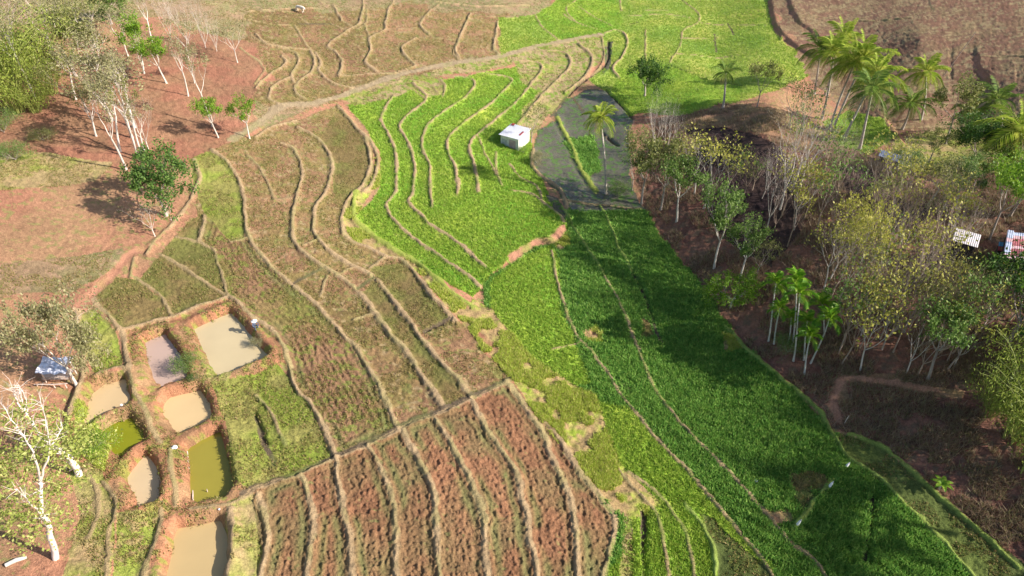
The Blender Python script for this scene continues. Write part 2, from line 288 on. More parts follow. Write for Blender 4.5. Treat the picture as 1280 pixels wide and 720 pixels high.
for li, (kd, pts) in enumerate(LN):
    a, w, colr = PAR[kd]
    sp = smooth_line(pts); W3 = at(sp[:, 0], sp[:, 1])
    D = np.full(U.shape, 1e3); S = np.zeros(U.shape); S2 = np.zeros(U.shape)
    for k in range(len(sp)-1):
        m = 26
        x0, x1 = sorted((sp[k, 0], sp[k+1, 0])); y0, y1 = sorted((sp[k, 1], sp[k+1, 1]))
        mm = 34+max(0, (y1-200)/8)
        i0, i1 = np.searchsorted(u, (x0-mm, x1+mm)); j0, j1 = np.searchsorted(v, (y0-mm*.8, y1+mm*.8))
        if i1 <= i0 or j1 <= j0: continue
        xs = X[j0:j1, i0:i1]; ys = Y[j0:j1, i0:i1]
        ax, ay = W3[k, 0], W3[k, 1]; bx, by = W3[k+1, 0]-ax, W3[k+1, 1]-ay; L2 = bx*bx+by*by+1e-9
        t = np.clip(((xs-ax)*bx+(ys-ay)*by)/L2, 0, 1)
        dx = xs-ax-t*bx; dy = ys-ay-t*by; d = np.sqrt(dx*dx+dy*dy)
        sg = np.sign(bx*dy-by*dx)
        if by < 0: sg = sg           # left/right follows the traced direction
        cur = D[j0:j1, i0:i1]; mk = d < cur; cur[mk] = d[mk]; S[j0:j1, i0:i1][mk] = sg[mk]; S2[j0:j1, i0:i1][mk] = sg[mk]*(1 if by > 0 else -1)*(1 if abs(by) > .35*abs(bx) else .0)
    act = D < 12
    sd = D[act]*S[act]+wob[act]; ad = np.abs(sd); ww = w*wid[act]
    if kd == 'c':
        HADD[act] += .35*np.tanh(sd/.35)*np.exp(-ad/2.2)
        prof = np.exp(-(ad/(ww*.9))**2)
    else:
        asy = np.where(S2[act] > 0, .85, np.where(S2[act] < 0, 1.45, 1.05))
        prof = np.exp(-(ad/(ww*asy))**2.4)
        if kd in 'bsgvw':   # heap of earth, flat-topped, one flank longer
            hh = a*(.8+.4*noise(X[act]/3, Y[act]/3, 33))
            HADD[act] = np.maximum(HADD[act], hh*prof)
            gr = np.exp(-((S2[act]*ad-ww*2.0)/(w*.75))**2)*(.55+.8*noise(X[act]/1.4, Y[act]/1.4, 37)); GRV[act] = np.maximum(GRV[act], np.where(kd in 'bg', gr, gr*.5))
        elif kd == 'd': HADD[act] += a*prof
        else: HADD[act] = np.where(prof > .4, a, HADD[act])
    if kd != 'c': pc = np.exp(-(ad/(ww*(.80+.55*noise(X[act]/.3, Y[act]/.3, 38))))**3); prof = np.clip(pc*(1.15-.55*noise(X[act]/2.6, Y[act]/2.6, li+300)), 0, 1)
    better = prof > LW[act]
    lw = LW[act]; lc = LC[act]; l_i = LI[act]
    lw[better] = prof[better]; lc[better] = colr; l_i[better & (ad < ww*1.05)] = li
    LW[act] = lw; LC[act] = lc; LI[act] = l_i
    if kd in 'bg': DN[act] = np.minimum(DN[act], ad)

# ------------------------------------------------------------------ ponds
PONDS = [
 ([(243,407),(285,388),(300,405),(318,428),(333,446),(300,460),(268,470),(258,450),(250,430)],(.52,.42,.25),'muddy'),
 ([(182,423),(203,415),(213,430),(227,453),(232,472),(217,482),(197,488),(190,470),(185,445)],(.46,.33,.27),'muddy'),
 ([(117,487),(130,478),(152,474),(160,500),(157,512),(135,522),(110,534),(105,522),(109,505)],(.55,.40,.22),'muddy'),
 ([(205,503),(213,494),(247,487),(257,503),(261,520),(247,531),(213,541),(202,535),(200,517)],(.58,.42,.22),'muddy'),
 ([(128,535),(147,526),(160,523),(173,537),(179,553),(150,570),(143,560),(133,547)],(.21,.22,.015),'green'),
 ([(233,560),(253,548),(272,540),(283,577),(288,608),(280,618),(247,624),(240,620),(238,577)],(.27,.23,.035),'green'),
 ([(160,592),(180,570),(192,582),(196,603),(194,623),(173,631),(171,613)],(.54,.41,.25),'muddy'),
 ([(222,657),(270,652),(280,667),(278,700),(273,720),(272,760),(203,760),(212,705)],(.48,.35,.17),'muddy'),
]
PIN = np.zeros(U.shape, bool)
pond_objs = []
for pk, (poly, wc, nm) in enumerate(PONDS):
    pp = np.array(poly, float); cu, cv = pp.mean(0)
    zc = float(hmac(cu, cv)); 
    W3 = at(pp[:, 0], pp[:, 1]); 
    i0, i1 = np.searchsorted(u, (pp[:, 0].min()-40, pp[:, 0].max()+40)); j0, j1 = np.searchsorted(v, (pp[:, 1].min()-40, pp[:, 1].max()+40))
    xs = X[j0:j1, i0:i1]; ys = Y[j0:j1, i0:i1]; D = np.full(xs.shape, 1e3)
    for k in range(len(pp)):
        ax, ay = W3[k, :2]; q = W3[(k+1) % len(pp)]; bx, by = q[0]-ax, q[1]-ay
        t = np.clip(((xs-ax)*bx+(ys-ay)*by)/(bx*bx+by*by), 0, 1)
        D = np.minimum(D, np.hypot(xs-ax-t*bx, ys-ay-t*by))
    ins = inside(poly, U[j0:j1, i0:i1], V[j0:j1, i0:i1]); sd = np.where(ins, -D, D)+(fbm(xs, ys, .9, 2, 7)-.5)*.25
    wz = zc-.30
    zz = Z[j0:j1, i0:i1]
    k1 = np.clip((sd+.15)/.75, 0, 1); k1 = k1*k1*(3-2*k1)          # 0 under water, 1 on the bank
    rim = .22*np.exp(-((sd-.85)/.45)**2)
    lev = np.clip(1-(sd-1.0)/1.8, 0, 1)
    bank = zz*(1-lev)+(zc+.28)*lev
    new = (wz-.5)*(1-k1)+(bank+rim)*k1
    Z[j0:j1, i0:i1] = np.where(sd < 3, new, zz)
    HADD[j0:j1, i0:i1] *= np.clip((sd-.4)/.8, 0, 1)
    PIN[j0:j1, i0:i1] |= sd < .1
    pond_objs.append((W3, wz, wc, nm))
# shallow water lying in the far paddies and the ditch
FLOODS = [[(673,162),(697,150),(713,182),(730,220),(742,243),(715,250),(700,238),(672,208),(668,185)],
          [(716,128),(740,113),(757,113),(773,133),(787,147),(783,170),(779,195),(772,235),(757,250),(745,238),(733,205),(715,165),(708,143)],
          [(680,243),(697,246),(704,256),(707,276),(700,272),(690,260)],
          [(712,252),(750,258),(783,250),(800,253),(801,262),(770,264),(730,262)],
          [(758,52),(766,52),(764,75),(760,86),(752,95),(755,80)]]
for poly in FLOODS:
    m = inside(poly, U+(fbm(X, Y, 1.5, 2, 3)-.5)*5, V+(fbm(X, Y, 1.5, 2, 4)-.5)*4); ZI[m] = ZK.index('flood')
m = inside([(703,178),(742,168),(748,195),(750,213),(735,220),(722,205)], wu, wv); ZI[m] = ZK.index('deep')

# ------------------------------------------------------------------ colour, roughness and component ids
amp = np.array([ZD[k][3] for k in ZK])[ZI]; gs = np.array([ZD[k][4] for k in ZK])[ZI]
cA = np.array([ZD[k][0] for k in ZK])[ZI]; cB = np.array([ZD[k][1] for k in ZK])[ZI]
ps = np.array([ZD[k][2] for k in ZK])[ZI]; fu = np.array([ZD[k][5] for k in ZK])[ZI]
# components of fields between the ridges
sub = 2; cls = ZI[::sub, ::sub].astype(np.int32).copy(); cls[LI[::sub, ::sub] >= 0] = -1
comp = np.full(cls.shape, -1, np.int32); nc = 0; csize = []; ccls = []
Hc, Wc = cls.shape; cl = cls.ravel().tolist(); cp = [-1]*len(cl)
for s0 in range(len(cl)):
    if cp[s0] >= 0 or cl[s0] < 0: continue
    st = [s0]; cp[s0] = nc; c0 = cl[s0]; n = 0
    while st:
        q = st.pop(); n += 1; r_, c_ = divmod(q, Wc)
        if c_ > 0 and cp[q-1] < 0 and cl[q-1] == c0: cp[q-1] = nc; st.append(q-1)
        if c_ < Wc-1 and cp[q+1] < 0 and cl[q+1] == c0: cp[q+1] = nc; st.append(q+1)
        if r_ > 0 and cp[q-Wc] < 0 and cl[q-Wc] == c0: cp[q-Wc] = nc; st.append(q-Wc)
        if r_ < Hc-1 and cp[q+Wc] < 0 and cl[q+Wc] == c0: cp[q+Wc] = nc; st.append(q+Wc)
    csize.append(n); ccls.append(c0); nc += 1
comp = np.array(cp, np.int32).reshape(Hc, Wc)
CF = np.repeat(np.repeat(comp, sub, 0), sub, 1)[:NV, :NU]
csize = np.array(csize); tr = rng.random(nc); tr2 = rng.random(nc)
tint = np.where(CF >= 0, tr[CF], .5); tint2 = np.where(CF >= 0, tr2[CF], .5)

n1 = fbm(X, Y, ps, 3, 1); mixv = np.clip((n1-.5)*3.2+.5+(tint-.5)*.7, 0, 1)[..., None]
C = cA*(1-mixv)+cB*mixv
grain = fbm(X, Y, gs, 2, 20); fine = fbm(X, Y, gs*.5, 2, 25)
clod = np.abs(fbm(X, Y, gs, 3, 70)-.5)*2
disp = amp*(grain-.5)*1.5+amp*(fine-.5)*.7
isP = (ZI == ZK.index('plough')) | (ZI == ZK.index('furrow'))
# cloddy tillage stretched along the strips
cl2 = noise(X/.19, Y/.24, 71); cl3 = noise(X/.10, Y/.12, 72)
disp = np.where(isP, amp*(np.maximum(cl2-.42, 0)*1.4+np.maximum(cl3-.45, 0)*1.3), disp)
fur = np.sin((DN+.25*fbm(X, Y, 1.2, 3, 40)*2.2)*2*np.pi/.55)
disp = disp+fu*fur*(.5+.7*noise(X/1.3, Y/1.3, 41))
disp = disp+np.where(ZI == ZK.index('deep'), .09*np.sin((Y+.12*X+fbm(X, Y, 5, 2, 77)*5)*2*np.pi/1.35)*(noise(X/6, Y/6, 78) > .35), 0)
lineM = np.clip(LW*1.25, 0, 1)
disp = disp*(1-.55*lineM)+lineM*(noise(X/.22, Y/.22, 55)-.5)*.06
val = 1+(noise(X/.13, Y/.13, 5)-.5)*.40+(noise(X/.4, Y/.4, 6)-.5)*.26+(tint2-.5)*.16+(fbm(X, Y, 5, 3, 9)-.5)*.5
C = C*val[..., None]
# scattered straw / weeds in the fallow plots
for nm, thr, colr in (('stub', .68, (.22,.22,.07)), ('stub', .70, (.38,.28,.15)), ('furrow', .66, (.20,.24,.05)), ('soil', .68, (.27,.25,.09)), ('dryg', .66, (.40,.25,.16)), ('hill', .62, (.36,.28,.15)), ('hill', .66, (.20,.11,.08)), ('plough', .80, (.22,.22,.08)), ('ponds', .66, (.26,.28,.06)), ('grass', .64, (.42,.29,.15)), ('litter', .62, (.17,.12,.08)),('rough',.66,(.42,.28,.14)),('deep',.70,(.20,.20,.08)),('rice',.74,(.30,.33,.09)),('flood',.62,(.08,.17,.02)),('tang',.6,(.17,.28,.03))):
    mm = np.clip((fbm(X*(.6 if nm == 'hill' else 1), Y*1.3, .55, 3, hash(len(nm)*7+int(thr*100)) % 500)-thr+.08)*9, 0, 1)*(ZI == ZK.index(nm))
    C = C*(1-mm[..., None]*.8)+np.array(colr)*mm[..., None]*.8
# weedy margins beside ridges on tilled strips
e = np.exp(-((DN-.75)/.3)**2)*isP*np.clip((fbm(X, Y, 3, 2, 44)-.42)*6, 0, 1)
C = C*(1-.6*e[..., None])+np.array((.17,.20,.07))*.6*e[..., None]
gv_shade = np.clip(GRV*(1-LW), 0, 1)[..., None]; C = C*(1-gv_shade*.38)+np.array((.12,.12,.05))*gv_shade*.38  # groove away from the sun: damp green-brown tone that also paints the ridge shadow
rp = np.clip((fbm(X, Y, 4.5, 3, 131)-.5)*5, -1, 1)*np.isin(ZI, [ZK.index('rice'), ZK.index('ricey')]); C = C*(1+rp[..., None]*np.array((.26,.10,.2)))
lw = np.clip((LW-.25)*2.2, 0, 1)[..., None]
lcol = LC*(.82+.4*noise(X/.5, Y/.5, 15)[..., None])
greenish = np.clip((fbm(X, Y, 2.2, 3, 17)-.52)*6, 0, 1)[..., None]
nearrice = np.isin(ZI, [ZK.index(q) for q in ('rice', 'ricey', 'deep', 'weeds')])[..., None]
lcol = lcol*(1-greenish*.45*(.6+.9*nearrice))+np.array((.22,.27,.06))*greenish*.45*(.6+.9*nearrice)
C = C*(1-lw)+lcol*lw
# wet soil rims of the ponds
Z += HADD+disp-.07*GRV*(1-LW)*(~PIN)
Z[PIN] = np.minimum(Z[PIN], Z[PIN])
fade = (V < -16) | (V > 740) | (U < -30) | (U > 1310)
C = np.clip(C, .01, .9)

# ------------------------------------------------------------------ materials
def nt(name):
    m = bpy.data.materials.new(name); m.use_nodes = True; t = m.node_tree; b = t.nodes['Principled BSDF']; return m, t, b
def ground_mat(name, bump=.9, spec=.1):
    m, t, b = nt(name)
    a = t.nodes.new('ShaderNodeAttribute'); a.attribute_name = 'Col'
    g = t.nodes.new('ShaderNodeTexCoord'); n = t.nodes.new('ShaderNodeTexNoise'); n.inputs['Scale'].default_value = 9; n.inputs['Detail'].default_value = 5; n.inputs['Roughness'].default_value = .7
    t.links.new(g.outputs['Object'], n.inputs['Vector'])
    mr = t.nodes.new('ShaderNodeMapRange'); mr.inputs[1].default_value = .3; mr.inputs[2].default_value = .7; mr.inputs[3].default_value = .66; mr.inputs[4].default_value = 1.34
    t.links.new(n.outputs[0], mr.inputs[0])
    vm = t.nodes.new('ShaderNodeVectorMath'); vm.operation = 'SCALE'
    t.links.new(a.outputs['Color'], vm.inputs[0]); t.links.new(mr.outputs[0], vm.inputs['Scale'])
    t.links.new(vm.outputs[0], b.inputs['Base Color'])
    bp = t.nodes.new('ShaderNodeBump'); bp.inputs['Strength'].default_value = bump; bp.inputs['Distance'].default_value = .16
    t.links.new(n.outputs[0], bp.inputs['Height']); t.links.new(bp.outputs[0], b.inputs['Normal'])
    b.inputs['Roughness'].default_value = .95; b.inputs['Specular IOR Level'].default_value = spec
    return m
GM = ground_mat('soil_and_turf')
WM, t, b = nt('wet_paddy')
a = t.nodes.new('ShaderNodeAttribute'); a.attribute_name = 'Col'; t.links.new(a.outputs['Color'], b.inputs['Base Color'])
b.inputs['Roughness'].default_value = .25; b.inputs['Specular IOR Level'].default_value = .28
n = t.nodes.new('ShaderNodeTexNoise'); n.inputs['Scale'].default_value = 2.5; n.inputs['Detail'].default_value = 4
mr = t.nodes.new('ShaderNodeMapRange'); mr.inputs[1].default_value = .42; mr.inputs[2].default_value = .6; mr.inputs[3].default_value = .22; mr.inputs[4].default_value = .8
g = t.nodes.new('ShaderNodeTexCoord'); t.links.new(g.outputs['Object'], n.inputs['Vector']); t.links.new(n.outputs[0], mr.inputs[0]); t.links.new(mr.outputs[0], b.inputs['Roughness'])

def mat(name, col, rough=.8, var=.25, scale=3.0, spec=.3, trans=0, metal=0, streak=None):
    m, t, b = nt(name)
    g = t.nodes.new('ShaderNodeTexCoord'); mp = t.nodes.new('ShaderNodeMapping'); n = t.nodes.new('ShaderNodeTexNoise')
    n.inputs['Scale'].default_value = scale; n.inputs['Detail'].default_value = 4
    if streak: mp.inputs['Scale'].default_value = streak
    t.links.new(g.outputs['Object'], mp.inputs['Vector']); t.links.new(mp.outputs[0], n.inputs['Vector'])
    cr = t.nodes.new('ShaderNodeValToRGB'); cr.color_ramp.elements[0].position = .32; cr.color_ramp.elements[1].position = .68
    cr.color_ramp.elements[0].color = tuple(c*(1-var) for c in col)+(1,); cr.color_ramp.elements[1].color = tuple(min(1, c*(1+var)) for c in col)+(1,)
    t.links.new(n.outputs[0], cr.inputs[0]); t.links.new(cr.outputs[0], b.inputs['Base Color'])
    b.inputs['Roughness'].default_value = rough; b.inputs['Specular IOR Level'].default_value = spec; b.inputs['Metallic'].default_value = metal
    return m
def leafmat(name, cols, transl=.35):
    m = bpy.data.materials.new(name); m.use_nodes = True; t = m.node_tree; b = t.nodes['Principled BSDF']; out = t.nodes['Material Output']
    g = t.nodes.new('ShaderNodeNewGeometry'); cr = t.nodes.new('ShaderNodeValToRGB'); e = cr.color_ramp.elements
    while len(e) < len(cols): e.new(.5)
    for i, c in enumerate(cols): e[i].position = i/(len(cols)-1); e[i].color = tuple(c)+(1,)
    t.links.new(g.outputs['Random Per Island'], cr.inputs[0]); t.links.new(cr.outputs[0], b.inputs['Base Color'])
    b.inputs['Roughness'].default_value = .55; b.inputs['Specular IOR Level'].default_value = .3
    tr = t.nodes.new('ShaderNodeBsdfTranslucent'); t.links.new(cr.outputs[0], tr.inputs['Color'])
    mx = t.nodes.new('ShaderNodeMixShader'); mx.inputs[0].default_value = transl
    t.links.new(b.outputs[0], mx.inputs[1]); t.links.new(tr.outputs[0], mx.inputs[2]); t.links.new(mx.outputs[0], out.inputs['Surface'])
    return m

def struct(o, kind='structure'): o['kind'] = kind; return o
def np_mesh(name, verts, faces, mats, smooth=True, cols=None):
    me = bpy.data.meshes.new(name); nvx = len(verts); nf, k = faces.shape
    me.vertices.add(nvx); me.vertices.foreach_set('co', np.ascontiguousarray(verts, np.float32).ravel())
    me.loops.add(nf*k); me.loops.foreach_set('vertex_index', np.ascontiguousarray(faces, np.int32).ravel())
    me.polygons.add(nf); me.polygons.foreach_set('loop_start', np.arange(0, nf*k, k, dtype=np.int32)); me.polygons.foreach_set('loop_total', np.full(nf, k, np.int32))
    if cols is not None:
        at_ = me.attributes.new('Col', 'FLOAT_COLOR', 'POINT'); at_.data.foreach_set('color', np.c_[cols, np.ones(nvx)].astype(np.float32).ravel())
    me.update(calc_edges=True)
    if smooth: me.polygons.foreach_set('use_smooth', np.ones(nf, bool))
    for m in mats: me.materials.append(m)
    return me
def link(name, me, parent=None):
    o = bpy.data.objects.new(name, me); COL.objects.link(o)
    if parent: o.parent = parent
    return o

# ------------------------------------------------------------------ split the sheet along its fields
VC = np.stack([X, Y, Z], -1).reshape(-1, 3); CC = C.reshape(-1, 3)
idx = np.arange(NV*NU).reshape(NV, NU)
FA = np.stack([idx[:-1, :-1], idx[1:, :-1], idx[1:, 1:], idx[:-1, 1:]], -1).reshape(-1, 4)
lid = LI[:-1, :-1].ravel(); cf = CF[:-1, :-1].ravel(); inwin = ((U > -20) & (U < 1300) & (V > -12) & (V < 732))[:-1, :-1].ravel()
key = np.zeros(len(FA), np.int32)
ok = (cf >= 0); big = np.zeros(len(FA), bool); big[ok] = csize[cf[ok]] > 160
clname = [ZD[ZK[c]][6] for c in ccls]
single = {'ground': 1, 'woodland_floor': 2, 'hillside': 3, 'pond_bank': 4, 'grass_bank': 5}
ckey = np.array([single.get(clname[i], 100+i) for i in range(nc)])
key[:] = 1
key[ok & big] = ckey[cf[ok & big]]
lk = np.array([{'p': 50, 'p2': 50, 'c': 51}.get(kd, 10000+i) for i, (kd, _) in enumerate(LN)])
ml = lid >= 0; key[ml] = lk[lid[ml]]
key[~inwin & (key > 9)] = 1
ditch = {10000+i for i, (kd, _) in enumerate(LN) if kd == 'd'}
for kx in np.unique(key):
    fs = FA[key == kx]; 
    vs, inv = np.unique(fs, return_inverse=True)
    if kx >= 10000: nme = 'ditch' if kx in ditch else 'earth_bund'
    elif kx == 50: nme = 'dirt_path'
    elif kx == 51: nme = 'earth_bank'
    elif kx < 10: nme = {v_: k_ for k_, v_ in single.items()}[kx]
    else: nme = clname[kx-100]
    me = np_mesh(nme, VC[vs], inv.reshape(-1, 4), [WM if nme == 'flooded_field' else GM], True, CC[vs])
    struct(link(nme, me))
print('ground objects', len(np.unique(key)))

# pond water
for W3, wz, wc, nm in pond_objs:
    c = W3[:, :2].mean(0); q = c+(W3[:, :2]-c)*(1+.5/np.linalg.norm(W3[:, :2]-c, axis=1)[:, None])
    n = len(q); vs = np.r_[np.c_[q, np.full(n, wz)], [[c[0], c[1], wz]]]
    fs = np.array([[i, (i+1) % n, n] for i in range(n)])
    m, t, b = nt(nm+'_water'); tc = t.nodes.new('ShaderNodeTexCoord'); nn = t.nodes.new('ShaderNodeTexNoise'); nn.inputs['Scale'].default_value = .35; nn.inputs['Detail'].default_value = 3
    cr = t.nodes.new('ShaderNodeValToRGB'); cr.color_ramp.elements[0].color = tuple(x*.88 for x in wc)+(1,); cr.color_ramp.elements[1].color = tuple(min(1, x*1.1) for x in wc)+(1,)
    t.links.new(tc.outputs['Object'], nn.inputs['Vector']); t.links.new(nn.outputs[0], cr.inputs[0]); t.links.new(cr.outputs[0], b.inputs['Base Color'])
    n2 = t.nodes.new('ShaderNodeTexNoise'); n2.inputs['Scale'].default_value = 5; bp = t.nodes.new('ShaderNodeBump'); bp.inputs['Strength'].default_value = .05; t.links.new(tc.outputs['Object'], n2.inputs['Vector']); t.links.new(n2.outputs[0], bp.inputs['Height']); t.links.new(bp.outputs[0], b.inputs['Normal'])
    b.inputs['Roughness'].default_value = .1; b.inputs['Specular IOR Level'].default_value = .4
    struct(link('pond_water', np_mesh('pond_water', vs, fs, [m], False)))

# surface height lookup incl. detail
def gz(uu, vv):
    i = np.clip(np.searchsorted(u, uu), 0, NU-1); j = np.clip(np.searchsorted(v, vv), 0, NV-1); return Z[j, i]
def spot(uu, vv):
    p = at(uu, vv); return Vector((float(p[0]), float(p[1]), float(gz(uu, vv))))

# ------------------------------------------------------------------ scattered blades (stuff)
def scatter(name, zones, n, h0, h1, wdt, m, lean=.5, blades=3, thr=None, not_line=True, up=True, vmin=0, wpow=1.0):
    M = np.isin(ZI, [ZK.index(z) for z in zones]) & (U > -25) & (U < 1305) & (V > vmin) & (V < 735) & ~PIN
    if not_line: M &= LW < .4
    if thr is not None: M &= fbm(X, Y, 1.8, 2, thr[0]) > thr[1]
    jj, ii = np.nonzero(M)
    if len(jj) == 0: return
    area = 1/ppm(V[jj, ii])**wpow; p = area/area.sum()
    s = rng.choice(len(jj), n, p=p); jj = jj[s]; ii = ii[s]
    fx = rng.random(n); gx = rng.random(n); j2 = np.minimum(jj+1, NV-1); i2 = np.minimum(ii+1, NU-1)
    bx = X[jj, ii]+(X[jj, i2]-X[jj, ii])*fx+(X[j2, ii]-X[jj, ii])*gx; by = Y[jj, ii]+(Y[j2, ii]-Y[jj, ii])*gx; bz = Z[jj, ii]-.03
    bx = np.repeat(bx, blades); by = np.repeat(by, blades); bz = np.repeat(bz, blades); N = n*blades
    h = rng.uniform(h0, h1, N); an = rng.uniform(0, 2*np.pi, N); la = rng.uniform(0, 2*np.pi, N); ln = h*lean*rng.random(N)
    w = wdt*rng.uniform(.6, 1.3, N)
    bx = bx+rng.normal(0, wdt, N); by = by+rng.normal(0, wdt, N)
    v0 = np.c_[bx-np.cos(an)*w/2, by-np.sin(an)*w/2, bz]; v1 = np.c_[bx+np.cos(an)*w/2, by+np.sin(an)*w/2, bz]
    v2 = np.c_[bx+np.cos(la)*ln, by+np.sin(la)*ln, bz+h]
    vs = np.stack([v0, v1, v2], 1).reshape(-1, 3); fs = np.arange(3*N).reshape(-1, 3)
    o = link(name, np_mesh(name, vs, fs, [m], False)); struct(o, 'stuff')
    o['label'] = SL[name]; o['category'] = 'plants'
SL = {'rice_plants': 'bright green young rice filling the terraced paddies', 'grass_tufts': 'rough yellow green grass on the banks between terraces',
      'weeds': 'low weeds and straw spread over the fallow brown plots', 'undergrowth': 'dry brown twiggy undergrowth on the wooded slope', 'marsh_plants': 'broad leaved green plants in the shaded valley paddies'}
RM = leafmat('rice_leaf', [(.20,.36,.04),(.31,.44,.06),(.44,.52,.10)], .4)
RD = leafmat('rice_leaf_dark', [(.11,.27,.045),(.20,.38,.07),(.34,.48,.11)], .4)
GG = leafmat('grass_leaf', [(.34,.46,.05),(.48,.56,.09),(.60,.50,.20)], .35)
WL = leafmat('weed_leaf', [(.14,.18,.03),(.25,.22,.07),(.34,.22,.11)], .2)
UL = leafmat('dry_twigs', [(.18,.11,.07),(.30,.20,.13),(.42,.31,.20),(.20,.23,.06)], .25)
scatter('rice_plants', ('rice', 'ricey'), 80000, .14, .30, .10, RM, .7, 3)
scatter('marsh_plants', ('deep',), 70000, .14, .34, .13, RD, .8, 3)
scatter('grass_tufts', ('rough', 'redb'), 24000, .1, .32, .08, GG, 1.0, 4, thr=(81, .5))
scatter('weeds', ('stub', 'olive', 'weeds', 'furrow', 'dryg', 'ponds', 'grass', 'tang', 'strip'), 46000, .06, .2, .09, WL, 1.0, 3, thr=(83, .45))
scatter('undergrowth', ('litter', 'ridge'), 26000, .2, .7, .05, UL, 1.3, 4, thr=(85, .42))

# ------------------------------------------------------------------ plant building
class MB:
    def __init__(s): s.v = []; s.f = []; s.mi = []
    def tube(s, pts, rad, n=5):
        base = None; prev = None
        for k, (p, r) in enumerate(zip(pts, rad)):
            d = (pts[min(k+1, len(pts)-1)]-pts[max(k-1, 0)]).normalized()
            a = d.orthogonal().normalized() if prev is None else (prev-d*prev.dot(d)).normalized(); prev = a; bb = d.cross(a)
            i0 = len(s.v)
            for q in range(n): an = 2*math.pi*q/n; s.v.append(p+(a*math.cos(an)+bb*math.sin(an))*r)
            if base is not None:
                for q in range(n): s.f.append((base+q, base+(q+1) % n, i0+(q+1) % n, i0+q)); s.mi.append(0)
            base = i0
    def face(s, pts, mi=0):
        i = len(s.v); s.v += [Vector(p) for p in pts]; s.f.append(tuple(range(i, i+len(pts)))); s.mi.append(mi)
    def box(s, c, sz, rz=0, mi=0, mat3=None):
        x, y, z = sz[0]/2, sz[1]/2, sz[2]/2; c = Vector(c); i = len(s.v); ca, sa = math.cos(rz), math.sin(rz)
        for p in ((-x,-y,-z),(x,-y,-z),(x,y,-z),(-x,y,-z),(-x,-y,z),(x,-y,z),(x,y,z),(-x,y,z)):
            q = Vector((p[0]*ca-p[1]*sa, p[0]*sa+p[1]*ca, p[2])) if mat3 is None else mat3@Vector(p)
            s.v.append(c+q)
        for f in ((0,3,2,1),(4,5,6,7),(0,1,5,4),(1,2,6,5),(2,3,7,6),(3,0,4,7)): s.f.append(tuple(i+k for k in f)); s.mi.append(mi)
    def mesh(s, name, mats, smooth=False):
        me = bpy.data.meshes.new(name); me.from_pydata([tuple(p) for p in s.v], [], s.f)
        for m in mats: me.materials.append(m)
        me.polygons.foreach_set('material_index', s.mi)
        if smooth: me.polygons.foreach_set('use_smooth', [True]*len(s.f))
        me.update(); return me
rv = lambda r, s=1: Vector((r.uniform(-s, s), r.uniform(-s, s), r.uniform(-s, s)))
def leaf(mb, r, p, s, d=None, asp=.55):
    a = (d if d else rv(r)).normalized(); b_ = a.orthogonal().normalized()
    b_ = (b_*math.cos(r.random()*6.28)+a.cross(b_)*math.sin(r.random()*6.28)).normalized()
    q = s*r.uniform(.6, 1.35)
    mb.face([p, p+a*q*.5+b_*q*asp*.5, p+a*q, p+a*q*.5-b_*q*asp*.5])
